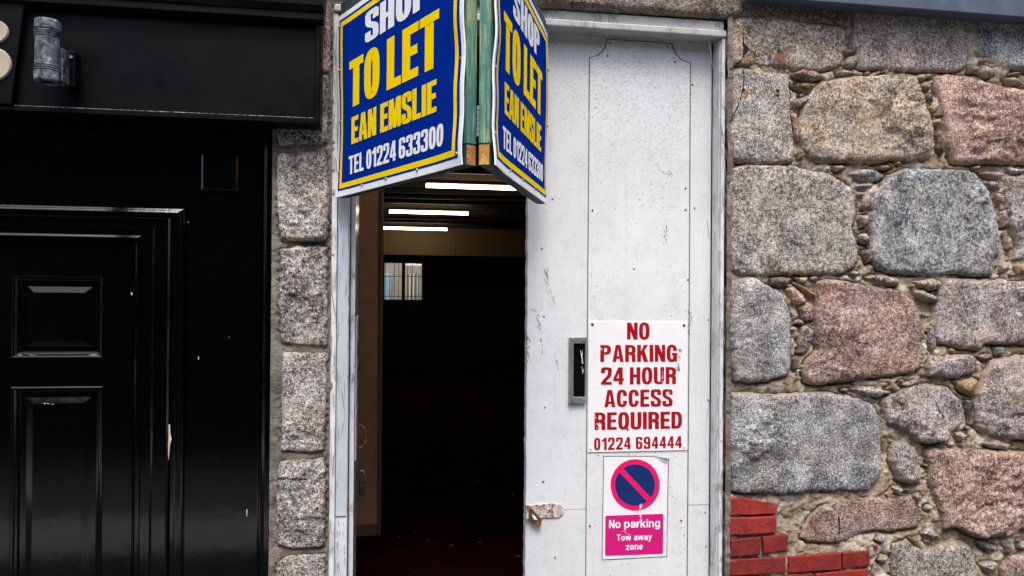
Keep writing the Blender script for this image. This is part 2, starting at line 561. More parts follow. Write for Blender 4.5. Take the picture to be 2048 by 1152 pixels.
def timber(name, a, b_, c, grain=(1, 1, 0.03)):
    m, nt, b = newmat(name)
    v = coords(nt, grain)
    n = noise(nt, v, 190, 5, 0.7, 0.3)
    n2 = noise(nt, coords(nt, tuple(0.35 if k < 1 else 1 for k in grain)), 26, 5, 0.65, 0.5)
    s = math_(nt, 'MULTIPLY_ADD', n, 0.55, math_(nt, 'MULTIPLY', n2, 0.45))
    col = ramp(nt, s, [(0.36, a), (0.50, b_), (0.60, c)])
    nt.links.new(col, b.inputs['Base Color'])
    b.inputs['Roughness'].default_value = 0.75
    bump(nt, b, n, 0.0015, 0.8)
    return m
M['green_timber'] = timber('green_treated_timber', (0.015, 0.07, 0.06), (0.05, 0.20, 0.16), (0.30, 0.36, 0.16))
M['green_rail'] = timber('dark_green_treated_rail', (0.008, 0.02, 0.022), (0.016, 0.045, 0.045), (0.05, 0.09, 0.075), grain=(0.08, 0.08, 1))
M['end_grain'] = timber('orange_end_grain', (0.16, 0.055, 0.01), (0.42, 0.19, 0.03), (0.62, 0.36, 0.08), grain=(1, 1, 1))
M['cornice'] = simple('blue_grey_ledge_paint', (0.060, 0.082, 0.115), 0.5, var=0.25, scale=14)
M['brown_wall'] = simple('brown_plaster', (0.78, 0.44, 0.27), 0.8, var=0.1, scale=12)
M['brown_trim'] = simple('brown_trim', (0.30, 0.17, 0.11), 0.6, var=0.15)
M['beam'] = simple('tan_beam', (0.20, 0.13, 0.06), 0.8)
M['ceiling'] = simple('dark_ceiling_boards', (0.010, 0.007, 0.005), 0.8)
M['joist'] = simple('dark_joist_timber', (0.045, 0.028, 0.017), 0.8, var=0.4)
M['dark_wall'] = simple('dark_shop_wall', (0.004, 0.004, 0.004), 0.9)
M['tube'] = simple('lit_tube', (0.9, 0.88, 0.8), 0.5, var=0.0, emit=((1.0, 0.86, 0.62), 7.5))
M['tube_body'] = simple('tube_fitting', (0.12, 0.10, 0.08), 0.5)
M['window_frame'] = simple('dark_window_frame', (0.012, 0.011, 0.01), 0.6)
M['chip_white'] = simple('bare_primer', (0.60, 0.55, 0.52), 0.8)
M['chip_pink'] = simple('pink_primer', (0.55, 0.30, 0.26), 0.8)
M['flake'] = simple('bare_grey_wood', (0.22, 0.20, 0.18), 0.9, var=0.5, scale=60)
M['worn'] = simple('worn_paint_edge', (0.22, 0.23, 0.24), 0.7, var=0.5, scale=80)
M['scuff'] = simple('scuff_grey', (0.17, 0.165, 0.16), 0.8)
M['joint'] = simple('shadow_gap_paint', (0.10, 0.10, 0.10), 0.9, var=0.6, scale=60)  # dark colour for the shade line round the overlay panel
M['paper'] = simple('litter_paper', (0.12, 0.10, 0.09), 0.9)

m, nt, b = newmat('clear_glass')
b.inputs['Transmission Weight'].default_value = 1.0
b.inputs['Roughness'].default_value = 0.02
b.inputs['IOR'].default_value = 1.45
b.inputs['Base Color'].default_value = (0.85, 0.87, 0.86, 1)
M['glass'] = m

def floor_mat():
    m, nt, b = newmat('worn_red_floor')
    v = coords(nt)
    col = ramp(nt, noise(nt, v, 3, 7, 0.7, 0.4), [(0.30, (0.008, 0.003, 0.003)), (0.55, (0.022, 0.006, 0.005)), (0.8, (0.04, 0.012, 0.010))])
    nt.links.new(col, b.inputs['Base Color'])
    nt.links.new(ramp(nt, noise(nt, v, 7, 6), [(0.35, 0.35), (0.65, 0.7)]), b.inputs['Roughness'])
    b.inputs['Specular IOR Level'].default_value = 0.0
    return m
M['floor'] = floor_mat()
def road_mat(name, col, var=0.3, rough=0.8):
    m, nt, b = newmat(name)
    v = coords(nt)
    n1 = noise(nt, v, 90, 6, 0.8)
    n2 = noise(nt, v, 1.2, 5, 0.6)
    c = ramp(nt, math_(nt, 'MULTIPLY_ADD', n1, 0.6, math_(nt, 'MULTIPLY', n2, 0.4)), [(0.35, tuple(k * (1 - var) for k in col)), (0.65, tuple(k * (1 + var) for k in col))])
    nt.links.new(c, b.inputs['Base Color'])
    b.inputs['Roughness'].default_value = rough
    bump(nt, b, n1, 0.004, 0.8)
    return m
M['asphalt'] = road_mat('asphalt', (0.14, 0.165, 0.17))
M['slab'] = road_mat('dark_paving', (0.022, 0.021, 0.02))
M['kerb'] = road_mat('granite_kerb', (0.52, 0.515, 0.50))
M['far_stone'] = road_mat('sooty_granite', (0.022, 0.022, 0.024))
M['shell'] = simple('rubble_core', (0.10, 0.09, 0.08), 0.95)

# ------------------------------------------------------------------ ground, street, the building across (gives the gloss paint its reflections)
structure(MB().box((-40, -40, -0.30), (40, 40, -0.12)).build('ground', M['asphalt']))
structure(MB().box((-40, -5.4, -0.12), (40, -2.95, -0.09)).build('road', M['asphalt']))
structure(MB().box((-40, -2.1, -0.12), (40, 0.0, 0.0)).build('pavement', M['slab']))
structure(MB().box((-40, -2.93, -0.12), (40, -2.12, 0.0)).build('kerb', M['kerb'], bevel=0.01))
structure(MB().box((-40, -7.0, -0.12), (40, -5.42, 0.0)).build('far_pavement', M['slab']))
ob = thing('building', 'sooty stone building with dark windows across the lane, behind the viewer', 'building', (0, -7.2, 0))
w = MB()
w.box((-14, -9.0, 0), (14, -7.0, 5.2))
w.build('wall', M['far_stone'], ob)
for i in range(9):
    for z0 in (0.8, 3.2):
        x0 = -12.4 + i * 2.8
        fr = MB().box((x0, -7.0, z0), (x0 + 1.2, -6.95, z0 + 1.6)).build('window', M['window_frame'], ob)
        MB().box((x0 + 0.08, -6.95, z0 + 0.08), (x0 + 1.12, -6.94, z0 + 1.52)).build('pane', M['black_flat'], fr)

# ------------------------------------------------------------------ shell of the shop: thick walls, floor, ceiling
Y_LEAF = 0.075
OPX0, OPX1 = XX(668, 700, 0.02), XX(1446, 700, 0.02)      # door opening in the wall
OPZ = ZZ(1250, 28, 0.02)
structure(MB().box((-6, 0.16, -0.1), (OPX0, 0.42, 6)).box((OPX1, 0.16, -0.1), (6, 0.42, 6))
          .box((OPX0, 0.16, OPZ + 0.02), (OPX1, 0.42, 6)).build('inner_wall_front', M['shell']))
BACK = 13.6
RX0, RX1 = -2.6, 5.2
CEIL = EYE + 1.52
structure(MB().box((RX0, 0.42, -0.1), (RX1, BACK + 0.3, 0.10)).box((OPX0, 0.0, -0.1), (OPX1, 0.42, 0.10)).build('shop_floor', M['floor']))
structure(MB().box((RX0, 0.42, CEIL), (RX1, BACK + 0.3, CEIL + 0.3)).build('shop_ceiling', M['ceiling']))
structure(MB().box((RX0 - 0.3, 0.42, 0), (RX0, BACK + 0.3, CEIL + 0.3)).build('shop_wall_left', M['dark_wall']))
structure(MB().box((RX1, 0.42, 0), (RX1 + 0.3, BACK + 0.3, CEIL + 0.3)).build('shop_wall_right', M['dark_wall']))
# back wall with the window opening
a, c = at(766, 522, BACK), at(847, 603, BACK)
wx0, wx1, wz0, wz1 = a.x, c.x, c.z, a.z
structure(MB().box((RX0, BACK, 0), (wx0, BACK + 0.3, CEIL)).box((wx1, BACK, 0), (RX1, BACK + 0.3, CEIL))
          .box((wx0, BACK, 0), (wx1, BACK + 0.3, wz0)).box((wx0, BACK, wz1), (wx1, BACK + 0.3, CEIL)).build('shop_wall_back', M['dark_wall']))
joists = thing('ceiling_joists', 'row of dark timber joists under the shop ceiling behind the tube lights', 'joists', (0, 6, CEIL))
for k in range(16):
    y = 4.6 + k * 0.56
    MB().box((RX0, y, CEIL - 0.12), (RX1, y + 0.06, CEIL)).build('joist', M['joist'], joists)
YB = 12.3
bz0, bz1 = ZZ(880, 511, YB), CEIL - 0.12
bm_ = thing('beam', 'tan boarded downstand beam above the dark back of the shop', 'beam', (1, YB, bz0))
for k in range(6):
    x0 = RX0 + 1.32 * k - 0.05
    MB().box((max(RX0, x0), YB, bz0), (min(RX1, x0 + 1.312), YB + 0.08, bz1)).build('board', M['beam'], bm_, bevel=0.004)

# window at the back
win = thing('window', 'small barred two-pane window lit from outside in the dark back wall', 'window', ((wx0 + wx1) / 2, BACK, wz0))
xm = XX(807, 560, BACK)
fw = 0.035
w = MB()
w.box((wx0, BACK + 0.05, wz0), (wx0 + fw, BACK + 0.12, wz1)).box((wx1 - fw, BACK + 0.05, wz0), (wx1, BACK + 0.12, wz1))
w.box((wx0 + fw, BACK + 0.05, wz0), (wx1 - fw, BACK + 0.12, wz0 + fw)).box((wx0 + fw, BACK + 0.05, wz1 - fw), (wx1 - fw, BACK + 0.12, wz1))
w.box((xm - 0.035, BACK + 0.045, wz0 + fw), (xm + 0.035, BACK + 0.125, wz1 - fw))
w.build('window_frame', M['window_frame'], win)
MB().box((wx0 + fw, BACK + 0.08, wz0 + fw), (xm - 0.035, BACK + 0.086, wz1 - fw)).build('pane', M['glass'], win)
MB().box((xm + 0.035, BACK + 0.08, wz0 + fw), (wx1 - fw, BACK + 0.086, wz1 - fw)).build('pane', M['glass'], win)
gr = thing('window_grille', 'thin steel security bars just outside the small back window', 'grille', ((wx0 + wx1) / 2, BACK + 0.2, wz0))
for k in range(9):
    x = wx0 + 0.05 + k * (wx1 - wx0 - 0.1) / 8
    MB().box((x - 0.006, BACK + 0.20, wz0), (x + 0.006, BACK + 0.212, wz1 - 0.02 - (0.2 if k % 3 == 1 else 0))).build('bar', M['window_frame'], gr)
for z in (wz0 + 0.1, wz1 - 0.32):
    MB().box((wx0, BACK + 0.213, z), (wx1, BACK + 0.225, z + 0.014)).build('bar', M['window_frame'], gr)
# yard behind
structure(MB().box((-8, 15.6, -0.1), (8, 15.9, 2.6)).build('yard_wall', simple('pale_yard_wall', (0.34, 0.31, 0.25), 0.9)))
yd = thing('door', 'pale blue door in the yard seen through the left pane of the back window', 'door', (XX(778, 560, 15.5), 15.55, 0))
p0, p1 = at(767, 548, 15.5), at(782, 640, 15.5)
MB().box((p0.x, 15.5, 0), (p1.x, 15.59, p0.z)).build('door_panel', simple('blue_door', (0.30, 0.42, 0.58), 0.6), yd, bevel=0.01)
yp = thing('railing', 'white and dark upright railings beyond the right pane of the back window', 'railing', (XX(830, 560, 15.2), 15.2, 0))
for k in range(8):
    x = XX(815, 560, 15.2) + k * 0.042
    MB().box((x, 15.2, 0), (x + 0.022, 15.23, ZZ(820, 548, 15.2))).build('post', simple('rail_paint', (0.7, 0.7, 0.68) if k % 2 else (0.06, 0.06, 0.07), 0.6), yp)

# fluorescent tubes
tubes = [((850, 371), (1062, 0), 8.8, 'nearest and longest looking of the three lit fluorescent tubes, under the sign edge'),
         ((777, 423), (937, 0), 11.5, 'middle one of the three lit fluorescent tubes on the shop ceiling'),
         ((764, 456), (897, 0), 14.1, 'farthest and lowest looking of the three lit fluorescent tubes, above the tan beam')]
tubes.append(((985, 100), (1100, 0), 4.0, 'added fluorescent tube, unseen behind the SHOP TO LET board, lighting the brown wall'))  # extra tube out of view, added to brighten the brown partition wall
for (pl, pr, Zc, lab) in tubes:
    z = EYE + 1.30
    P = atz(pl[0], pl[1], z)
    Q = P + Vector((1.2, 0, 0))
    if Zc > 12 and P.y > YB - 0.1:
        P.y = Q.y = YB - 0.12
        P = at(pl[0], pl[1], P.y); Q = P + Vector(((897 - 764) / 1530 * (P - CAM).length * 1.0, 0, 0))
    tt = thing('tube_light', lab, 'ceiling light', (P.x + 0.6, P.y, P.z), 'fluorescent tube lights on the shop ceiling')
    MB().cyl(P, Q, 0.022, n=14).build('tube', M['tube'], tt, smooth=False)
    w = MB().box((P.x, P.y - 0.03, P.z + 0.026), (Q.x, P.y + 0.03, P.z + 0.07))
    w.build('batten', M['tube_body'], tt, bevel=0.004)
    for e, s_ in ((P, -1), (Q, 1)):
        MB().box((e.x - 0.012, e.y - 0.026, e.z - 0.026), (e.x + 0.012, e.y + 0.026, e.z + 0.03)).build('end_cap', M['tube_body'], tt)

# partition wall inside, left
YP = 2.05
px1 = XX(765, 700, YP)
pw = thing('partition_wall', 'brown painted wall end with skirting just inside the open door', 'wall', (px1 - 0.3, YP, 0.1))
pxt = XX(757, 700, YP)
MB().box((-2.6, YP, 0.1), (pxt, YP + 0.12, CEIL)).build('plaster', M['brown_wall'], pw)
MB().box((pxt + 0.002, YP - 0.012, 0.1), (px1, YP + 0.13, CEIL - 0.002)).build('corner_trim', M['brown_trim'], pw, bevel=0.004)
MB().box((-2.6, YP - 0.02, 0.1), (pxt, YP - 0.001, ZZ(740, 1048, YP))).build('skirting_board', M['brown_trim'], pw, bevel=0.004)

# litter flakes on the floor
w = MB()
for k in range(130):
    x = random.uniform(-0.6, 1.5); y = random.uniform(1.0, 7.5)
    s = random.uniform(0.004, 0.02); an = random.uniform(0, 3)
    p = [(x + s * math.cos(an + q) * random.uniform(0.5, 1.2), y + s * math.sin(an + q) * random.uniform(0.5, 1.2), 0.104 + random.uniform(0, 0.003)) for q in (0, 1.5, 3.1, 4.6)]
    w.add(p, [(0, 1, 2, 3)])
stuff(w.build('litter', M['paper']))['label'] = 'scattered paper and plaster flakes on the dark shop floor'
bpy.data.objects['litter']['category'] = 'litter'

# ------------------------------------------------------------------ rubble wall stones
def densify(poly, step, curve=0.6):
    out = []
    n = len(poly)
    # Catmull-Rom through the traced points, then even spacing
    for i in range(n):
        p0, p1, p2, p3 = (np.array(poly[(i + k) % n], float) for k in (-1, 0, 1, 2))
        m_ = max(2, int(np.linalg.norm(p2 - p1) / step) + 1)
        for j in range(m_):
            t = j / m_
            cr = 0.5 * ((2 * p1) + (-p0 + p2) * t + (2 * p0 - 5 * p1 + 4 * p2 - p3) * t * t + (-p0 + 3 * p1 - 3 * p2 + p3) * t ** 3)
            ln = p1 * (1 - t) + p2 * t
            out.append(cr * curve + ln * (1 - curve))
    return np.array(out)

OUTL = []
def stone(pxpoly, mat, parent, Y=0.012, proud=0.045, seed=0, rough=1.0, edge=0.012, jag=1.0, name='stone', rings=None, dens=0.0085, tilt=(0, 0)):
    """one stone: traced outline on the wall plane, domed and broken surface, sides going back into the mortar"""
    pts = [at(x, y, Y - proud * 0.5) for x, y in pxpoly]
    poly = [(p.x, p.z) for p in pts]
    o = densify(poly, dens, 0.08)
    # drop an area check for orientation (want counter-clockwise)
    ar = 0.5 * np.sum(o[:, 0] * np.roll(o[:, 1], -1) - np.roll(o[:, 0], -1) * o[:, 1])
    if ar < 0:
        o = o[::-1].copy()
    c = o.mean(0)
    size = math.sqrt(abs(ar))
    nrm = np.stack([np.roll(o[:, 1], -1) - np.roll(o[:, 1], 1), np.roll(o[:, 0], 1) - np.roll(o[:, 0], -1)], 1)
    nrm /= np.linalg.norm(nrm, axis=1)[:, None] + 1e-9
    j = fbm(o[:, 0], o[:, 1], 34, 4, seed + 0.3, 0.6) * 0.0085 * jag * min(1, size / 0.1)
    o = o + nrm * j[:, None]
    n = len(o)
    if name in ('stone', 'lintel'):
        OUTL.append(o)
    e = min(edge, size * 0.25)
    step = dens * 0.82
    lo, hi = o.min(0), o.max(0)
    gx, gz_ = np.meshgrid(np.arange(lo[0], hi[0], step), np.arange(lo[1], hi[1], step * 0.87))
    gx = gx + (np.arange(gx.shape[0]) % 2)[:, None] * step * 0.5
    g = np.stack([gx.ravel(), gz_.ravel()], 1)
    g += RNG.uniform(-0.22, 0.22, g.shape) * step
    def edge_dist(P):
        a_, b_ = o, np.roll(o, -1, 0)
        ab = b_ - a_
        l2 = (ab ** 2).sum(1) + 1e-12
        out = np.empty(len(P)); ins = np.zeros(len(P), bool)
        for k in range(0, len(P), 400):
            p = P[k:k + 400]
            ap = p[:, None, :] - a_[None]
            t = np.clip((ap * ab[None]).sum(2) / l2[None], 0, 1)
            d = np.sqrt(((ap - ab[None] * t[..., None]) ** 2).sum(2)).min(1)
            out[k:k + 400] = d
            cond = (a_[None, :, 1] > p[:, None, 1]) != (b_[None, :, 1] > p[:, None, 1])
            xi = (b_[None, :, 0] - a_[None, :, 0]) * (p[:, None, 1] - a_[None, :, 1]) / (b_[None, :, 1] - a_[None, :, 1] + 1e-12) + a_[None, :, 0]
            ins[k:k + 400] = (cond & (p[:, None, 0] < xi)).sum(1) % 2 == 1
        return out, ins
    d_, ins = edge_dist(g)
    keep = ins & (d_ > step * 0.45)
    g, d_ = g[keep], d_[keep]
    P = np.concatenate([o, g]); D = np.concatenate([np.zeros(n), d_])
    vc, ec, fc, ov_, oe_, of_ = delaunay_2d_cdt([Vector(p) for p in P], [(i, (i + 1) % n) for i in range(n)], [], 1, 1e-6)
    Q = np.array([tuple(v) for v in vc])
    DD = np.array([D[l[0]] if l else 0.0 for l in ov_])
    prof = 1 - np.exp(-(DD / e * 1.9) ** 0.8)
    x_, z_ = Q[:, 0], Q[:, 1]
    sm = min(1.0, size / 0.16)
    big = fbm(x_, z_, 8, 2, seed) * 0.020 * rough
    wx = x_ + fbm(x_, z_, 14, 2, seed + 9) * 0.03
    wz = z_ + fbm(x_, z_, 14, 2, seed + 12) * 0.03
    r1 = np.abs(fbm(wx, wz * 1.25, 13, 3, seed + 2.1))
    r2 = fbm(x_, z_, 48, 3, seed + 4.4, 0.65)
    r3 = np.abs(fbm(wx, wz, 30, 2, seed + 6.4))
    rs = np.random.RandomState(int(seed * 100) % 99991)
    fac = None
    for k in range(11):
        cx_k = c + rs.uniform(-0.5, 0.5, 2) * (hi - lo)
        sl = rs.randn(2) * (0.085 * rough + 0.015)
        pl = rs.uniform(0.0, 0.010) * rough + sl[0] * (wx - cx_k[0]) + sl[1] * (wz - cx_k[1])
        fac = pl if fac is None else np.minimum(fac, pl)
    fac = np.clip(fac, -0.032, 0.02)
    big = big * 0.6 + fac * 1.25 + 0.008 * rough
    h = proud * prof + (big + (0.16 - r1) * 0.019 * rough + r2 * 0.0048 * rough - r3 * 0.004 * rough) * prof * sm
    h = np.maximum(h, proud * 0.55 * prof + 0.25 * (h - proud * 0.55 * prof))
    V = [(x, Y - k, z) for x, k, z in zip(x_, h, z_)]
    faces = [tuple(f_) for f_ in fc]
    m0 = len(V)
    V += [(x, Y + 0.05, z) for x, z in o]
    idx = {}
    for vi, l in enumerate(ov_):
        for q_ in l:
            idx[q_] = vi
    for i in range(n):
        j2 = (i + 1) % n
        faces.append((idx[i], m0 + i, m0 + j2, idx[j2]))
    # front faces should look towards the street
    ob_ = mesh(name, V, faces, mat, parent, smooth=True)
    at_ = ob_.data.attributes.new('rim', 'FLOAT', 'POINT')
    at_.data.foreach_set('value', list(np.exp(-DD / 0.016)) + [1.0] * n)
    return ob_

WALLX = XX(1466, 700, 0)
wall = thing('stone_wall', 'rough rubble wall of grey and pink granite with red brick patch, right of white door', 'wall', (XX(1750, 700, 0), 0, 0))
big = [
 ('gr_tan', [(1470,29),(1534,30),(1612,42),(1690,51),(1696,68),(1693,96),(1688,125),(1672,135),(1638,142),(1586,138),(1542,133),(1495,130),(1464,128),(1456,115),(1455,86),(1461,57)], .030, .35),
 ('gr_mauve', [(1706,-30),(1945,-25),(1946,25),(1942,80),(1936,130),(1918,141),(1871,142),(1806,140),(1728,135),(1717,134),(1712,100),(1708,26)], .030, .3),
 ('gr_blue', [(1958,-25),(2060,-25),(2120,-20),(2120,139),(2055,139),(2025,138),(2009,128),(1991,130),(1978,115),(1955,104),(1957,39)], .030, .35),
 ('gr_grey', [(1486,132),(1534,141),(1580,146),(1584,208),(1590,270),(1592,300),(1588,322),(1576,325),(1521,327),(1477,324),(1464,318),(1462,290),(1457,240),(1453,190),(1458,160),(1468,142)], .035, .5),
 ('gr_tan', [(1600,240),(1605,215),(1618,190),(1640,165),(1665,155),(1700,150),(1750,148),(1800,145),(1835,150),(1842,175),(1852,200),(1860,230),(1866,262),(1868,300),(1860,318),(1830,322),(1790,318),(1760,326),(1740,323),(1700,324),(1650,322),(1625,318),(1610,300),(1600,270)], .055, 1.2),
 ('gr_pink', [(1874,150),(1905,146),(1945,152),(1985,165),(2010,172),(2060,184),(2130,190),(2130,326),(2055,328),(1980,326),(1940,328),(1912,325),(1904,310),(1897,285),(1893,240),(1884,205),(1876,175)], .05, 1.2),
 ('gr_grey', [(1477,328),(1534,329),(1586,329),(1625,339),(1664,345),(1703,371),(1715,394),(1718,420),(1711,457),(1719,488),(1720,511),(1716,532),(1685,550),(1638,550),(1560,550),(1482,552),(1465,540),(1464,498),(1459,446),(1457,394),(1461,350)], .045, .6),
 ('gr_blue', [(1806,337),(1858,333),(1936,339),(1957,345),(1975,376),(1982,394),(1996,420),(1999,451),(2010,493),(2009,506),(1994,517),(1991,552),(1949,553),(1923,547),(1895,547),(1871,552),(1819,548),(1775,544),(1757,532),(1744,504),(1747,477),(1745,446),(1744,420),(1740,405),(1757,381),(1780,352)], .055, 1.1),
 ('gr_mauve', [(2012,356),(2028,350),(2060,345),(2150,340),(2150,530),(2055,523),(2030,520),(2035,487),(2025,446),(2015,400)], .045, .8),
 ('gr_blue', [(1477,556),(1519,556),(1542,574),(1568,584),(1578,613),(1587,631),(1586,665),(1587,707),(1586,738),(1578,753),(1534,764),(1503,768),(1472,761),(1464,738),(1461,696),(1457,644),(1460,587)], .045, .6),
 ('gr_rose', [(1638,560),(1665,558),(1700,562),(1728,568),(1801,580),(1832,600),(1848,644),(1850,696),(1848,735),(1827,748),(1767,756),(1728,761),(1677,767),(1638,771),(1617,769),(1610,745),(1615,725),(1637,700),(1633,650),(1634,600)], .05, .8),
 ('gr_mauve', [(1897,556),(1936,556),(2000,557),(2060,562),(2130,562),(2130,690),(2055,690),(1975,691),(1965,702),(1930,698),(1875,686),(1868,650),(1872,615),(1884,580)], .055, 1.1),
 ('gr_mauve', [(1863,712),(1936,707),(1952,712),(1955,745),(1910,758),(1884,757),(1858,753),(1855,733)], .04, .9),
 ('gr_mauve', [(1988,722),(2015,715),(2060,710),(2150,705),(2150,882),(2055,882),(1990,876),(1970,868),(1957,855),(1953,820),(1962,780),(1975,745)], .055, 1.1),
 ('gr_mauve', [(1770,800),(1800,785),(1832,770),(1874,767),(1900,775),(1923,798),(1931,830),(1930,850),(1912,862),(1896,888),(1840,888),(1825,875),(1798,858),(1778,848),(1772,825)], .05, 1.2),
 ('gr_blue', [(1467,786),(1560,790),(1600,787),(1664,785),(1690,790),(1730,798),(1752,812),(1768,840),(1766,870),(1768,905),(1767,940),(1763,960),(1740,985),(1700,985),(1650,985),(1600,990),(1540,992),(1490,990),(1468,985),(1463,950),(1460,900),(1461,840)], .055, 1.1),
 ('gr_mauve', [(1784,886),(1806,882),(1829,891),(1834,914),(1833,936),(1840,953),(1840,970),(1817,967),(1795,961),(1789,942),(1781,922)], .035, 1.0),
 ('gr_pink', [(1857,903),(1870,898),(1925,898),(1990,902),(2060,905),(2140,905),(2140,1055),(2055,1060),(2041,1065),(2021,1076),(1960,1078),(1940,1068),(1918,1059),(1892,1062),(1884,1026),(1865,975),(1865,942)], .06, 1.1),
 ('gr_rose', [(1642,1012),(1682,998),(1740,995),(1790,998),(1826,990),(1838,1005),(1843,1020),(1848,1040),(1838,1055),(1790,1065),(1750,1062),(1725,1068),(1695,1085),(1660,1088),(1625,1086),(1605,1078),(1608,1062),(1620,1040)], .03, .7),
 ('gr_grey', [(1790,1090),(1817,1079),(1832,1095),(1850,1103),(1885,1090),(1905,1083),(1940,1088),(1957,1120),(1960,1160),(1950,1240),(1870,1260),(1795,1240),(1788,1130)], .03, .7),
 ('gr_rose', [(2020,1115),(2060,1105),(2140,1100),(2140,1240),(2008,1240),(2010,1140)], .04, 1.0),
]
for i, (mt, poly, proud, rg) in enumerate(big):
    stone(poly, M[mt], wall, proud=proud, seed=i * 1.7 + 0.2, rough=rg, edge=0.010)
small = [
 ('gr_rose', [(1586,147),(1607,138),(1633,142),(1648,156),(1618,163),(1600,156)]),
 ('gr_ochre', [(1584,169),(1612,164),(1633,169),(1612,185),(1596,177)]),
 ('gr_tan', [(1586,203),(1600,196),(1617,190),(1620,203),(1606,212),(1592,221)]),
 ('gr_blue', [(1703,73),(1711,65),(1719,81),(1718,102),(1710,105),(1701,96)]),
 ('gr_mauve', [(1675,142),(1693,139),(1710,146),(1701,154),(1680,151)]),
 ('gr_mauve', [(1690,128),(1698,112),(1716,108),(1718,125),(1706,134)]),
 ('gr_ochre', [(1840,167),(1852,164),(1865,172),(1856,183),(1845,180)]),
 ('gr_dark', [(1843,185),(1866,187),(1869,203),(1850,208)]),
 ('gr_ochre', [(1852,214),(1866,210),(1874,226),(1862,232)]),
 ('gr_tan', [(1861,240),(1880,236),(1882,250),(1864,254)]),
 ('gr_dark', [(1868,262),(1884,258),(1893,290),(1886,310),(1874,300)]),
 ('gr_blue', [(1939,130),(1957,131),(1960,144),(1941,144)]),
 ('gr_tan', [(1965,128),(1984,134),(1990,150),(1972,156),(1962,144)]),
 ('gr_mauve', [(2009,156),(2028,154),(2060,168),(2056,180),(2022,172)]),
 ('gr_mauve', [(2022,146),(2038,142),(2043,150),(2026,151)]),
 ('gr_mauve', [(1667,330),(1684,329),(1690,336),(1677,344),(1669,340)]),
 ('gr_blue', [(1700,347),(1718,337),(1755,340),(1772,353),(1748,364),(1722,362),(1706,356)]),
 ('gr_grey', [(1708,367),(1740,365),(1749,368),(1742,376),(1712,377)]),
 ('gr_pink', [(1962,345),(1983,342),(2009,345),(2009,353),(1996,361),(1978,355)]),
 ('gr_blue', [(1975,363),(1988,360),(2006,373),(1999,380),(1981,377)]),
 ('gr_mauve', [(2015,334),(2050,337),(2050,346),(2020,350)]),
 ('gr_pink', [(1986,384),(2006,386),(2009,404),(1998,412)]),
 ('gr_rose', [(2002,424),(2014,420),(2020,452),(2006,456)]),
 ('gr_pink', [(2012,470),(2024,476),(2026,500),(2014,498)]),
 ('gr_mauve', [(1722,398),(1738,395),(1740,415),(1726,420)]),
 ('gr_tan', [(1720,430),(1738,428),(1740,452),(1724,456)]),
 ('gr_mauve', [(1719,470),(1733,465),(1743,480),(1738,488),(1722,484)]),
 ('gr_dark', [(1726,500),(1740,498),(1748,520),(1734,528)]),
 ('gr_dark', [(1542,556),(1565,552),(1586,556),(1576,569),(1563,575),(1545,569)]),
 ('gr_ochre', [(1586,563),(1597,566),(1633,587),(1630,596),(1612,587)]),
 ('gr_tan', [(1591,554),(1617,554),(1612,566),(1599,567)]),
 ('gr_mauve', [(1602,655),(1617,649),(1629,662),(1625,686),(1612,707),(1599,707),(1599,686)]),
 ('gr_pink', [(1574,579),(1589,572),(1606,586),(1614,604),(1602,612),(1588,606)]),
 ('gr_rose', [(1596,616),(1618,604),(1631,616),(1627,642),(1609,642)]),
 ('gr_dark', [(1588,716),(1598,714),(1600,736),(1592,742)]),
 ('gr_mauve', [(1731,553),(1764,548),(1798,556),(1801,572),(1767,570),(1744,562)]),
 ('gr_grey', [(1700,545),(1712,540),(1718,549),(1708,556)]),
 ('gr_grey', [(1827,563),(1863,556),(1882,561),(1882,576),(1869,582),(1843,574)]),
 ('gr_mauve', [(1830,582),(1848,579),(1879,595),(1876,605),(1850,603),(1835,595)]),
 ('gr_mauve', [(1856,652),(1866,649),(1874,686),(1869,707),(1861,696)]),
 ('gr_rose', [(1957,712),(1978,707),(1988,714),(1968,721)]),
 ('gr_ochre', [(1910,763),(1930,760),(1949,756),(1957,761),(1952,795),(1926,785)]),
 ('gr_dark', [(1934,800),(1950,802),(1950,850),(1940,850)]),
 ('gr_rose', [(1801,769),(1832,758),(1845,765),(1817,776)]),
 ('gr_grey', [(1700,777),(1728,772),(1755,775),(1788,785),(1760,795),(1728,790)]),
 ('gr_mauve', [(1957,886),(1996,878),(2028,889),(2016,901),(1988,898)]),
 ('gr_tan', [(1912,866),(1928,862),(1932,880),(1918,884)]),
 ('gr_mauve', [(1843,1068),(1862,1054),(1883,1073),(1862,1079)]),
 ('gr_mauve', [(1957,1084),(1971,1083),(1993,1093),(1988,1107),(1966,1098)]),
 ('gr_grey', [(1962,1130),(1978,1124),(1996,1126),(1999,1135),(1974,1146)]),
 ('gr_mauve', [(2010,1090),(2021,1088),(2027,1104),(2016,1109)]),
 ('gr_blue', [(2035,1088),(2060,1082),(2060,1096),(2040,1098)]),
 ('gr_pink', [(2028,530),(2050,527),(2070,530),(2060,552),(2030,550)]),
 ('gr_tan', [(1998,528),(2018,524),(2022,540),(2002,546)]),
 ('gr_rose', [(1826,990),(1838,984),(1846,992),(1842,1004),(1832,1003)]),
 ('gr_pink', [(1582,226),(1594,224),(1600,262),(1598,288),(1590,270)]),
 ('gr_tan', [(1596,300),(1604,296),(1610,312),(1600,318)]),
 ('gr_grey', [(1786,975),(1800,972),(1808,982),(1794,988)]),
]
for i, (mt, poly) in enumerate(small):
    w_ = max(p[0] for p in poly) - min(p[0] for p in poly)
    stone(poly, M[mt], wall, proud=random.uniform(0.02, 0.036), seed=40 + i * 2.3, rough=1.3, edge=0.012, jag=1.2, dens=0.006)

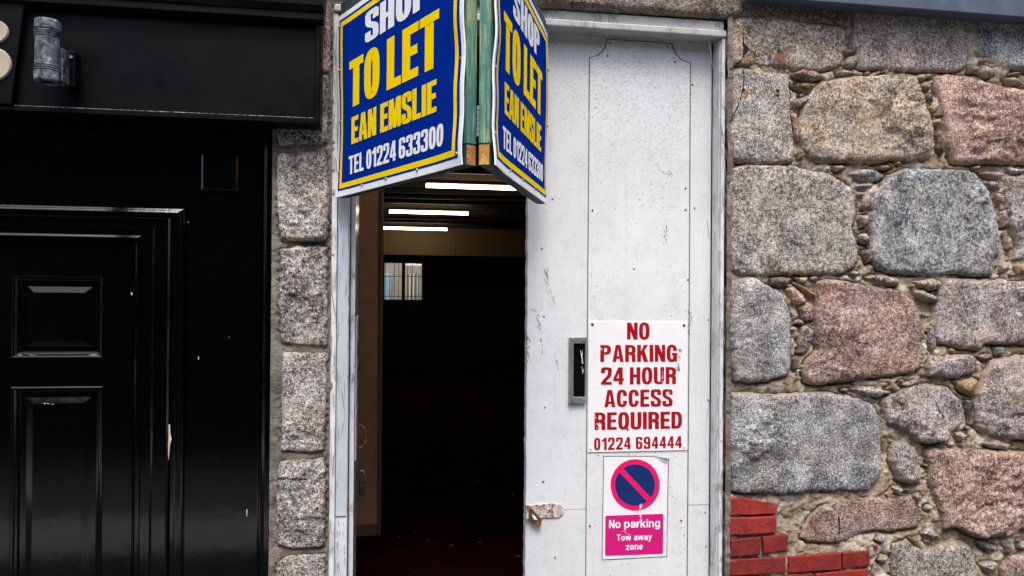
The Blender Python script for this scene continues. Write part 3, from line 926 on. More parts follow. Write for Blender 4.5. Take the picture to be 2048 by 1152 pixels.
# wedged stone chips in the wider joints
def wedge_chips(count):
    pts_ = np.concatenate(OUTL)
    kd = KDTree(len(pts_) + 4000)
    for i, p in enumerate(pts_):
        kd.insert((p[0], p[1], 0), i)
    kd.balance()
    rs = random.Random(77)
    made, tries, used_ = 0, 0, []
    while made < count and tries < 20000:
        tries += 1
        px, py = rs.uniform(1580, 2045), rs.uniform(60, 1140)
        if px < 1760 and py > 990:
            continue
        p = at(px, py, 0)
        co, ix, d = kd.find((p.x, p.z, 0))
        if d < 0.0085 or any(math.dist((px, py), u) < 15 for u in used_):
            continue
        # inside a big stone? count crossings against every outline
        inside = False
        for o in OUTL:
            if o[:, 0].min() < p.x < o[:, 0].max() and o[:, 1].min() < p.z < o[:, 1].max():
                b_ = np.roll(o, -1, 0)
                cnd = (o[:, 1] > p.z) != (b_[:, 1] > p.z)
                xi = (b_[:, 0] - o[:, 0]) * (p.z - o[:, 1]) / (b_[:, 1] - o[:, 1] + 1e-12) + o[:, 0]
                if (cnd & (p.x < xi)).sum() % 2 == 1:
                    inside = True
                    break
        if inside:
            continue
        r = min(d * 545 * 0.95, 12)
        a0_, st_ = rs.uniform(-0.5, 0.5), rs.uniform(1.1, 1.7)
        poly = []
        for k in range(5):
            t = a0_ + k * 2 * math.pi / 5 + rs.uniform(-.3, .3)
            q_ = r * rs.uniform(.75, 1.1)
            poly.append((px + q_ * st_ * 0.8 * math.cos(t), py + q_ / st_ * math.sin(t)))
        used_.append((px, py))
        CH.append((rs.choice(['gr_mauve', 'gr_tan', 'gr_rose', 'gr_grey', 'gr_blue', 'gr_dark', 'gr_ochre', 'gr_pink']), poly, rs.uniform(.014, .026)))
        made += 1
CH = []
wedge_chips(42)
for i, (mt, poly, pr_) in enumerate(CH):
    stone(poly, M[mt], wall, proud=pr_, seed=300 + i * 1.3, rough=1.4, edge=0.006, jag=0.8, dens=0.0055)

# lintel over the white door
stone([(1040,-60),(1300,-60),(1500,-60),(1700,-60),(1700,20),(1690,46),(1560,36),(1440,31),(1300,22),(1180,15),(1082,10),(1040,8),(900,0),(700,-8),(645,-12),(640,-60)][::1], M['gr_dark'], wall,
      Y=-0.004, proud=0.03, seed=3.3, rough=0.3, edge=0.012, name='lintel', dens=0.016)

# bricks
bricks = [
 [(1461,998),(1480,996),(1556,1008),(1553,1028),(1461,1031)],
 [(1460,1036),(1553,1033),(1554,1066),(1460,1071)],
 [(1462,1080),(1522,1075),(1521,1110),(1463,1114)],
 [(1526,1074),(1576,1069),(1577,1101),(1528,1107)],
 [(1461,1120),(1571,1114),(1573,1146),(1462,1152)],
 [(1578,1114),(1683,1106),(1684,1139),(1578,1146)],
 [(1686,1107),(1739,1101),(1740,1132),(1686,1138)],
 [(1463,1158),(1514,1154),(1515,1188),(1463,1192)],
 [(1519,1154),(1626,1148),(1627,1182),(1520,1188)],
 [(1631,1148),(1736,1138),(1736,1172),(1631,1181)],
 [(1463,1198),(1570,1192),(1571,1226),(1463,1232)],
 [(1576,1192),(1681,1184),(1681,1218),(1577,1225)],
 [(1750,1093),(1756,1091),(1757,1097),(1751,1099)],
]
bpatch = [(1452,992),(1500,990),(1558,1002),(1560,1060),(1583,1064),(1583,1100),(1640,1102),(1745,1095),(1746,1160),(1744,1240),(1452,1250)]
stone(bpatch, M['mortar_grey'], wall, Y=0.012, proud=0.0135, seed=7.7, rough=0.12, edge=0.006, name='mortar', dens=0.012)
def brick(poly, parent, Y):
    pts = [at(x, y, Y) for x, y in poly]
    P = [(p.x, p.z) for p in pts]
    ar = sum(P[i][0] * P[(i + 1) % len(P)][1] - P[(i + 1) % len(P)][0] * P[i][1] for i in range(len(P)))
    if ar < 0:
        P = P[::-1]
    o = densify(P, 0.012, 0.0)
    o = o + np.stack([fbm(o[:, 0], o[:, 1], 60, 2, 1.1), fbm(o[:, 0], o[:, 1], 60, 2, 2.2)], 1) * 0.0042
    c = o.mean(0)
    V, n = [], len(o)
    for (s, d) in ((1.0, 0.05), (1.0, 0.004), (0.985, 0.001), (0.95, 0.0)):
        for q in o:
            V.append((c[0] + (q[0] - c[0]) * s, Y + d, c[1] + (q[1] - c[1]) * (s if s > 0.99 else 1 - (1 - s) * 2)))
    f = [(k * n + i, k * n + (i + 1) % n, (k + 1) * n + (i + 1) % n, (k + 1) * n + i) for k in range(3) for i in range(n)]
    f.append(tuple(3 * n + i for i in range(n)))
    return mesh('brick', V, f, M['brick'], parent)
for i, p in enumerate(bricks):
    brick(p, wall, -0.0085 + random.uniform(-0.002, 0.002))

# mortar bed
def bed(name, x0, x1, z0, z1, Y, step, mat, parent, amp=0.008, seed=0.0, gaps=0.0):
    xs = np.arange(x0, x1 + step * 0.5, step)
    zs = np.arange(z0, z1 + step * 0.5, step)
    GX, GZ = np.meshgrid(xs, zs)
    x, z = GX.ravel(), GZ.ravel()
    r_ = fbm(x, z, 22, 3, seed + 1)
    y = Y - fbm(x, z, 9, 3, seed) * amp * 1.3 - np.abs(r_) * amp * 0.8 - fbm(x, z, 70, 3, seed + 2) * amp * 0.4 + np.clip(np.abs(fbm(x, z, 13, 2, seed + 5)) * -14 + 0.8, 0, 1) * amp * 0.7
    if gaps:
        pts_ = np.concatenate(OUTL)
        kd = KDTree(len(pts_))
        for i, p in enumerate(pts_):
            kd.insert((p[0], p[1], 0), i)
        kd.balance()
        msk = np.clip(fbm(x, z, 7, 3, seed + 20) * 3.0 + 0.75, 0, 1)
        g_ = np.zeros(len(x))
        for i in range(len(x)):
            co, ix, d = kd.find((x[i], z[i], 0))
            if d < 0.03:
                under = max(-0.35, min(1.0, (co[1] - z[i]) / (d + 1e-6)))
                g_[i] = math.exp(-(d / 0.0085) ** 2) * (0.42 + 0.62 * under)
        y = y + g_ * msk * gaps
    V = np.stack([x, y, z], 1)
    nx, nz = len(xs), len(zs)
    f = [(r * nx + c_, r * nx + c_ + 1, (r + 1) * nx + c_ + 1, (r + 1) * nx + c_) for r in range(nz - 1) for c_ in range(nx - 1)]
    return mesh(name, V, f, mat, parent, smooth=True)
zt = ZZ(1900, -60, 0)
MXL = XX(1444, 700, 0.03)
bed('mortar', XX(1462, 700, 0), 2.6, EYE - 1.15, zt, 0.010, 0.0052, M['mortar'], wall, 0.014, 0.4, gaps=0.042)
bed('render', MXL, XX(1463, 700, 0), EYE - 1.15, ZZ(1450, 33, 0), -0.006, 0.007, M['mortar_grey'], wall, 0.007, 2.4)
MB().box((XX(1446, 700, 0.03), 0.07, 0.0), (3.4, 0.16, 4.0)).build('core', M['shell'], wall)
MB().box((2.6, 0.0, EYE - 1.15), (3.4, 0.07, zt)).build('mortar', M['mortar'], wall)
MB().box((MXL, -0.012, 0), (3.4, 0.07, EYE - 1.152)).build('plinth', M['gr_grey'], wall, bevel=0.01)
# crack lines and holes drilled in the two upper left stones
def blot(px, py, rx, ry, Y, mat, parent, name, n=11, jit=0.35, seed=0, th=0.003):
    rs = random.Random(seed)
    c = at(px, py, Y)
    k = (at(px + 1, py, Y) - c).x
    P = []
    for i in range(n):
        t = 2 * math.pi * i / n
        r = 1 + rs.uniform(-jit, jit)
        P.append((c.x + k * rx * r * math.cos(t), c.z + k * ry * r * math.sin(t)))
    return MB().prism(P, Y, Y + th).build(name, mat, parent)

# ------------------------------------------------------------------ granite pier between the two doors
pier = thing('stone_pier', 'narrow pier of rock-faced grey granite blocks between black shopfront and white door', 'wall', (XX(605, 700, 0), 0, 0))
pier_st = [
 [(552,-60),(645,-60),(660,-55),(661,20),(661,130),(656,142),(600,142),(553,141)],
 [(553,150),(600,149),(656,150),(657,220),(655,286),(600,290),(556,289),(552,220)],
 [(556,306),(600,302),(650,303),(656,330),(659,400),(658,440),(655,482),(620,484),(560,480),(556,440),(553,380),(552,330)],
 [(560,498),(600,492),(655,492),(656,560),(655,690),(650,695),(600,691),(560,686),(556,620),(557,540)],
 [(565,703),(654,706),(652,800),(648,900),(620,906),(561,904),(561,860),(563,760)],
 [(556,925),(590,922),(649,917),(651,1000),(649,1095),(588,1099),(554,1092),(552,1000)],
 [(553,1125),(580,1112),(649,1110),(650,1190),(648,1290),(553,1295)],
]
for i, p in enumerate(pier_st):
    stone(p, M['gr_pier'] if i else M['gr_pink'], pier, Y=0.004, proud=0.022, seed=90 + i * 3.1, rough=0.8, edge=0.005, jag=0.9, dens=0.0062)
bed('mortar', XX(541, 700, 0), XX(666, 700, 0), EYE - 1.25, ZZ(600, -60, 0), 0.003, 0.005, M['mortar_grey'], pier, 0.005, 5.5, gaps=0.014)
MB().box((XX(541, 700, 0.05), 0.05, 0), (XX(664, 700, 0.05), 0.16, 4.0)).build('core', M['shell'], pier)
MB().box((XX(541, 700, 0), -0.01, 0), (XX(666, 700, 0), 0.05, EYE - 1.252)).build('plinth', M['gr_pier'], pier, bevel=0.01)

# cracks, drilled holes and rust marks lying on the stones' own surface
from mathutils.bvhtree import BVHTree
def surface_tree(roots):
    V, Fc = [], []
    for o in bpy.data.objects:
        if o.type == 'MESH' and o.parent in roots:
            n0 = len(V)
            V += [v.co.copy() for v in o.data.vertices]
            Fc += [tuple(i + n0 for i in p.vertices) for p in o.data.polygons]
    return BVHTree.FromPolygons(V, Fc)
TREE = surface_tree((wall, pier))
def on_stone(px, py, lift=0.0012):
    d = ray(px, py).normalized()
    loc, nor, ix, dist = TREE.ray_cast(CAM, d)
    return CAM + d * (dist - lift)
def crack(pts, w0, parent, mat='crack', seed=0, name='crack'):
    rs = random.Random(seed)
    fine = []
    for i in range(len(pts) - 1):
        n = max(2, int(math.dist(pts[i], pts[i + 1]) / 3))
        for k in range(n):
            t = k / n
            fine.append((pts[i][0] * (1 - t) + pts[i + 1][0] * t + rs.uniform(-.8, .8), pts[i][1] * (1 - t) + pts[i + 1][1] * t + rs.uniform(-.5, .5)))
    fine.append(pts[-1])
    V, Fc = [], []
    for i, (x, y) in enumerate(fine):
        a_ = fine[max(i - 1, 0)]; b_ = fine[min(i + 1, len(fine) - 1)]
        L = math.dist(a_, b_) + 1e-6
        nx, ny = -(b_[1] - a_[1]) / L, (b_[0] - a_[0]) / L
        ww = w0 * rs.uniform(0.5, 1.4)
        V += [on_stone(x + nx * ww / 2, y + ny * ww / 2), on_stone(x - nx * ww / 2, y - ny * ww / 2)]
    Fc = [(2 * i, 2 * i + 1, 2 * i + 3, 2 * i + 2) for i in range(len(fine) - 1)]
    return mesh(name, V, Fc, M[mat], parent)
def flecks(cx, cy, rx, ry, n, size, parent, mat, seed=0, name='stain', lift=0.0014):
    rs = random.Random(seed)
    V, Fc = [], []
    for k in range(n):
        x, y = cx + rs.gauss(0, 0.45) * rx, cy + rs.gauss(0, 0.45) * ry
        r = size * rs.uniform(0.4, 1.3)
        n0 = len(V)
        a0_ = rs.uniform(0, 6)
        for q_ in range(5):
            V.append(on_stone(x + r * math.cos(a0_ + q_ * 1.257) * rs.uniform(.5, 1.2), y + r * math.sin(a0_ + q_ * 1.257) * rs.uniform(.5, 1.2), lift + 0.00002 * k))
        Fc.append(tuple(range(n0, n0 + 5)))
    return mesh(name, V, Fc, M[mat], parent)
M['crack'] = simple('crack_shadow_dirt', (0.012, 0.010, 0.009), 1.0)
M['stain'] = simple('rust_stain', (0.26, 0.11, 0.04), 0.9, var=0.5, scale=90)
M['stain2'] = simple('ochre_stain', (0.40, 0.26, 0.11), 0.9, var=0.4, scale=90)
crack([(1486, 64), (1487, 86), (1491, 96), (1490, 106), (1484, 120), (1470, 131), (1459, 140)], 3.2, wall, seed=1)
crack([(1488, 88), (1492, 98), (1489, 108)], 8, wall, seed=2)
crack([(1487, 134), (1488, 160), (1486, 176), (1479, 205), (1468, 228), (1461, 244)], 2.2, wall, seed=3)
crack([(1678, 1034), (1679, 1068)], 3, wall, seed=4)
crack([(1870, 800), (1878, 820), (1888, 836)], 2, wall, seed=5)
crack([(1580, 222), (1584, 250), (1586, 262)], 2, wall, seed=6)
for i, (x, y, r_) in enumerate(((1557, 101, 3.4), (1556, 181, 3.6), (1556, 190.5, 3.8), (1487, 180, 5))):
    flecks(x, y, 0.3, 0.3, 3, r_, wall, 'crack', seed=50 + i, name='drill_hole', lift=0.002)
flecks(1561, 113, 9, 10, 34, 2.6, wall, 'stain', seed=60)
flecks(1559, 108, 4, 5, 8, 3, wall, 'rust_dark', seed=61)
flecks(1492, 186, 9, 8, 34, 2.6, wall, 'stain', seed=62)
flecks(1482, 66, 12, 22, 40, 2.2, wall, 'stain2', seed=63)
flecks(1498, 118, 14, 8, 34, 2.0, wall, 'stain2', seed=64)
flecks(1637, 262, 30, 24, 60, 2.0, wall, 'stain', seed=65)
for i in range(13):
    flecks(558 + i * 4.6, 957.5 + random.uniform(-1, 1), 0.8, 0.5, 2, 2.6, pier, 'crack', seed=80 + i, name='drill_hole')

# ------------------------------------------------------------------ white timber door frame
fx0, fx1 = XX(662, 700, 0.0), XX(1447, 700, 0.0)
frm = thing('door_frame', 'cracked white timber frame round the half open shop doorway', 'door frame', ((fx0 + fx1) / 2, 0.05, 0.1))
YF = 0.0
zt_o = ZZ(1440, 40, YF)        # top edge
zl_m = ZZ(1440, 60, YF)        # moulding line
zl_b = ZZ(1440, 75, YF)        # lip bottom
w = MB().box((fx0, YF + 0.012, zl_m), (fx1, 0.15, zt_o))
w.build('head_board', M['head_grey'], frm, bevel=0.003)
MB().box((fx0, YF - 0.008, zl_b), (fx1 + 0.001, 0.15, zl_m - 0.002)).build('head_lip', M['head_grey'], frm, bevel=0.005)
# right jamb: front face and splayed reveal
xr_o, xr_f, xr_i = XX(1447, 700, YF), XX(1440, 700, YF), XX(1427, 700, Y_LEAF - 0.004)
w = MB().prism([(0, 0)] * 0 or [(xr_f, 0.1), (xr_o, 0.1), (xr_o, zl_b - 0.002), (xr_f, zl_b - 0.002)], YF, 0.15)
w.build('jamb', M['frame_white'], frm, bevel=0.002)
MB().box((xr_f - 0.004, YF + 0.012, 0.1), (xr_f - 0.0005, 0.15, zl_b - 0.003)).build('jamb_reveal', M['frame_white'], frm)
MB().box((xr_f - 0.0075, Y_LEAF - 0.004, 0.1), (xr_f - 0.0042, 0.15, zl_b - 0.003)).build('stop_bead', M['dark_void'], frm)
# left jamb: outer bead, blue-grey strip
xl_o, xl_b, xl_s, xl_e = XX(661, 700, YF), XX(672, 700, YF), XX(674, 700, YF + 0.012), XX(697, 700, YF + 0.012)
MB().box((xl_o, YF, 0.1), (xl_b, 0.15, zl_b - 0.002)).build('jamb', M['frame_white'], frm, bevel=0.003)
MB().box((xl_b + 0.001, YF + 0.016, 0.1), (xl_e, 0.15, zl_b - 0.003)).build('jamb_post', M['frame_white'], frm, bevel=0.002)
MB().box((xl_s, YF + 0.011, ZZ(685, 1034, YF)), (XX(695, 700, YF + 0.012), YF + 0.0155, zl_b - 0.3)).build('metal_strip', M['strip'], frm, bevel=0.001)
MB().box((xl_e + 0.0003, YF + 0.045, 0.1), (xl_e + 0.004, 0.15, zl_b - 0.003)).build('stop_bead', M['dark_void'], frm)
def jamb_flakes():
    for (x, n, sd) in ((663.5, 34, 91), (671, 20, 92), (1444.5, 18, 93), (1440.8, 24, 94)):
        for (yc, hh) in ((260, 400), (640, 420), (980, 400)):
            scuff(x + (600 - yc) * 0.0077, yc, 1.3, hh * 0.98, 0.0077, n // 2, YF - 0.0007, frm, mat='flake', seed=sd + yc, name='peeled_paint')
    for (x, n, sd) in ((679, 10, 95), (693, 14, 96)):
        for (yc, hh) in ((560, 300), (850, 300), (1090, 100)):
            scuff(x + (600 - yc) * 0.0077, yc, 1.6, hh, 0.0077, n // 2, YF + 0.0104, frm, mat='flake', seed=sd + yc, name='peeled_paint')
# packing above the head, under the lintel
bed('mortar', fx0, fx1, zt_o - 0.01, ZZ(1300, -5, 0), 0.03, 0.012, M['mortar_grey'], frm, 0.006, 8.1)

# ------------------------------------------------------------------ right door leaf
lx0, lx1 = XX(1054, 700, Y_LEAF), xr_f - 0.006
print('leaf right px', XX(1427, 700, Y_LEAF), lx1)
lz1 = zl_b + 0.02
leaf = thing('door_leaf', 'closed right leaf of the white door, speckled paint with shaped overlay panel', 'door', ((lx0 + lx1) / 2, Y_LEAF, 0.1))
zj = ZZ(1150, 1019, Y_LEAF)
def ragged_leaf(z0, z1, nm):
    # left edge chewed slightly
    n = max(6, int((z1 - z0) / 0.012))
    P = [(lx1, z0), (lx1, z1)]
    for i in range(n + 1):
        z = z1 - (z1 - z0) * i / n
        P.append((lx0 + 0.0035 * float(fbm(np.array([0.0]), np.array([z]), 26, 3, 9.0)[0]) + 0.0, z))
    MB().prism(P, Y_LEAF, Y_LEAF + 0.045).build(nm, M['leaf_white'], leaf)
ragged_leaf(0.1, zj - 0.0012, 'door_board')
ragged_leaf(zj + 0.0012, lz1, 'door_board')
YPn = Y_LEAF - 0.006
ov = [(1172, 1420), (1172.5, 1152), (1176, 640), (1180, 116), (1186, 114.5), (1195, 112), (1203, 106.5), (1209, 99), (1213, 91), (1216, 79),
      (1280, 83), (1343, 88), (1346, 98), (1351, 108), (1357, 115.5), (1364, 121), (1372, 124.5), (1380, 126), (1377.5, 640), (1373.5, 1152), (1371, 1420)]
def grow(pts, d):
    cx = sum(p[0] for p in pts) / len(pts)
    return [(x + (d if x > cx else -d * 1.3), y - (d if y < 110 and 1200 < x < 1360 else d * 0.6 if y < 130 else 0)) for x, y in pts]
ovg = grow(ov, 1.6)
MB().prism([(at(x, y, Y_LEAF).x, at(x, y, Y_LEAF).z) for x, y in ovg][::-1], Y_LEAF - 0.0012, Y_LEAF - 0.0003).build('shadow_gap', M['joint'], leaf)  # slightly larger dark sheet, paints the shadow gap round the overlay panel
MB().prism([(at(x, y, YPn).x, at(x, y, YPn).z) for x, y in ov][::-1], YPn, Y_LEAF - 0.0014).build('overlay_panel', M['panel_white'], leaf, bevel=0.0012, seg=1)
def screw(px, py, Y, parent, r=0.005, mat='steel', name='screw'):
    c = at(px, py, Y)
    MB().cyl((c.x, Y, c.z), (c.x, Y - 0.003, c.z), r, r * 0.6, n=10).build(name, M[mat], parent, smooth=False)
for (x, y) in ((1219, 86), (1335, 94), (1215, 112), (1350, 124), (1185, 421), (1371, 377), (1371, 420), (1180, 1052), (1362, 1041), (1376, 560)):
    screw(x, y, YPn, leaf, 0.0042, 'rust_dark')
for (x, y) in ((1084, 497), (1105, 398), (1110, 1115), (1389, 416), (1417, 640), (1416, 800), (1410, 1025), (1412, 1093), (1088, 633), (1090, 815)):
    screw(x, y, Y_LEAF, leaf, 0.0038, 'scuff')
# scuffs
def scuff(px, py, w_, h_, ang, n, Y, parent, mat='scuff', seed=0, name='scuff_mark'):
    rs = random.Random(seed)
    mb = MB()
    for k in range(n):
        u = rs.gauss(0, 0.33) * w_
        v = rs.uniform(-0.5, 0.5) * h_
        L = rs.uniform(0.08, 0.3) * h_ if h_ < 30 else min(rs.uniform(0.06, 0.2) * h_, 46)
        v = min(max(v, -h_ / 2 + L / 2), h_ / 2 - L / 2)
        t = rs.uniform(0.3, 0.9)
        a_ = ang + rs.uniform(-0.15, 0.15)
        ca, sa = math.cos(a_), math.sin(a_)
        P = []
        for (du, dv) in ((-t, -L / 2), (t * rs.uniform(0.1, 1), -L * 0.4), (t, L * 0.2), (-t * 0.2, L / 2)):
            X_, Y_ = u + du, v + dv
            q = at(px + X_ * ca - Y_ * sa, py + X_ * sa + Y_ * ca, Y)
            P.append((q.x, Y - 0.0001 * k / max(n, 1), q.z))
        mb.add(P, [(0, 1, 2, 3)])
    me = bpy.data.meshes.new(name)
    me.from_pydata([tuple(v) for v in mb.v], [], mb.f)
    me.materials.append(M[mat])
    return link(name, me, parent)
scuff(1330, 470, 8, 38, 0.12, 26, YPn - 0.0006, leaf, seed=1)
scuff(1328, 342, 8, 44, -1.15, 10, YPn - 0.0006, leaf, seed=2)
scuff(1378, 645, 8, 50, 0.1, 26, Y_LEAF - 0.0066, leaf, seed=3)
scuff(1098, 575, 7, 80, -0.25, 18, Y_LEAF - 0.0006, leaf, seed=4)
scuff(1076, 640, 5, 50, -0.3, 16, Y_LEAF - 0.0006, leaf, seed=5)
scuff(1084, 690, 5, 40, -0.2, 12, Y_LEAF - 0.0006, leaf, seed=6)
scuff(1115, 730, 5, 45, -0.3, 10, Y_LEAF - 0.0006, leaf, seed=7)
scuff(1056, 700, 5, 60, 0, 24, Y_LEAF - 0.0006, leaf, mat='rust_dark', seed=8)

# dark vision slot / letter plate
lp = thing('letter_plate', 'tall grey metal letter plate with black slot beside the no parking notice', 'letter plate', at(1156, 805, YPn))
Yl = Y_LEAF - 0.016
q = [(1139, 675), (1173.5, 674), (1172, 807), (1138, 807)]
P = [(at(x, y, Yl).x, at(x, y, Yl).z) for x, y in q][::-1]
qi = [(1147.5, 687), (1170.5, 687), (1170, 794), (1147, 794)]
PI_ = [(at(x, y, Yl).x, at(x, y, Yl).z) for x, y in qi][::-1]
w = MB()
v = [(x, Yl, z) for x, z in P] + [(x, Yl, z) for x, z in PI_] + [(x, Y_LEAF - 0.0003, z) for x, z in P] + [(x, Yl + 0.008, z) for x, z in PI_]
f = []
for i in range(4):
    j = (i + 1) % 4
    f += [(i, j, j + 4, i + 4), (j, i, i + 8, j + 8), (i + 4, j + 4, j + 12, i + 12)]
w.add(v, f)
w.build('surround', M['steel'], lp, bevel=0.0015)
MB().prism(PI_, Yl + 0.007, Yl + 0.009).build('slot', M['black_flat'], lp)
for (x, y) in ((1146, 680.5), (1168, 681), (1145, 801), (1167, 801)):
    screw(x, y, Yl, lp, 0.0045, 'steel')
scuff(1164, 725, 2, 60, -0.08, 14, Yl + 0.006, lp, mat='s_white', seed=12)

# hasp
hs = thing('hasp', 'rusty white painted hasp with hanging slotted plate on the door edge', 'hasp', at(1085, 1030, Y_LEAF))
Yh = Y_LEAF - 0.006
poly = [(1054, 1011), (1080, 1009), (1110, 1007), (1121, 1010), (1128, 1018), (1127, 1028), (1118, 1035), (1086, 1036), (1054, 1037)]
MB().prism([(at(x, y, Yh).x, at(x, y, Yh).z) for x, y in poly][::-1], Yh, Y_LEAF - 0.0004).build('strap', M['rusty'], hs, bevel=0.001)
screw(1097, 1021, Yh, hs, 0.010, 'rusty', 'bolt')
Yh2 = Y_LEAF - 0.020
po = [(1050, 1011), (1058, 1011), (1084, 1040), (1082, 1052), (1076, 1055), (1054, 1038)]
pi = [(1063, 1029), (1069, 1031), (1075, 1040), (1068, 1039)]
w = MB()
def xz(pts, Y):
    return [(at(x, y, Y).x, Y, at(x, y, Y).z) for x, y in pts]
for y_ in (Yh2, Yh2 + 0.004):
    pass
w.prism([(p[0], p[2]) for p in xz(po, Yh2)][::-1], Yh2, Yh2 + 0.004)
w.build('hanging_plate', M['rust_dark'], hs, bevel=0.0008)
MB().prism([(p[0], p[2]) for p in xz(pi, Yh2)][::-1], Yh2 - 0.0012, Yh2 + 0.001).build('slot', M['s_white'], hs)
MB().box((at(1051, 1015, Yh).x, Yh2 - 0.002, at(1051, 1036, Yh).z), (at(1056, 1015, Yh).x, Yh, at(1051, 1012, Yh).z)).build('knuckle', M['rusty'], hs, bevel=0.001)

jamb_flakes()

# ------------------------------------------------------------------ lettering: own stroke-built alphabet
def cat_rom(pts, sub=7, closed=False):
    out = []
    n = len(pts)
    rng_ = range(n if closed else n - 1)
    for i in rng_:
        g = lambda k: np.array(pts[k % n] if closed else pts[min(max(k, 0), n - 1)], float)
        p0, p1, p2, p3 = g(i - 1), g(i), g(i + 1), g(i + 2)
        for j in range(sub):
            t = j / sub
            out.append(0.5 * ((2 * p1) + (-p0 + p2) * t + (2 * p0 - 5 * p1 + 4 * p2 - p3) * t * t + (-p0 + 3 * p1 - 3 * p2 + p3) * t ** 3))
    if not closed:
        out.append(np.array(pts[-1], float))
    return out

def ribbon(path, s, t, closed=False):
    n = len(path)
    L, R = [], []
    for i in range(n):
        a_ = path[(i - 1) % n] if closed else path[max(i - 1, 0)]
        b_ = path[(i + 1) % n] if closed else path[min(i + 1, n - 1)]
        d = np.array(b_) - np.array(a_)
        d = d / (np.linalg.norm(d) + 1e-9)
        nx, ny = -d[1], d[0]
        # nib normal length between s (vertical stems) and t (bars)
        L.append((path[i][0] + nx * s / 2, path[i][1] + ny * t / 2))
        R.append((path[i][0] - nx * s / 2, path[i][1] - ny * t / 2))
    q = []
    m_ = n if closed else n - 1
    for i in range(m_):
        j = (i + 1) % n
        q.append([R[i], R[j], L[j], L[i]])
    return q

def sell(cx, cy, a, b_, p=0.72, n=40, a0=0, a1=360):
    out = []
    cnt = n if a1 - a0 >= 360 else n + 1
    for i in range(cnt):
        th = math.radians(a0 + (a1 - a0) * i / n)
        c_, s_ = math.cos(th), math.sin(th)
        out.append((cx + a * math.copysign(abs(c_) ** p, c_), cy + b_ * math.copysign(abs(s_) ** p, s_)))
    return out

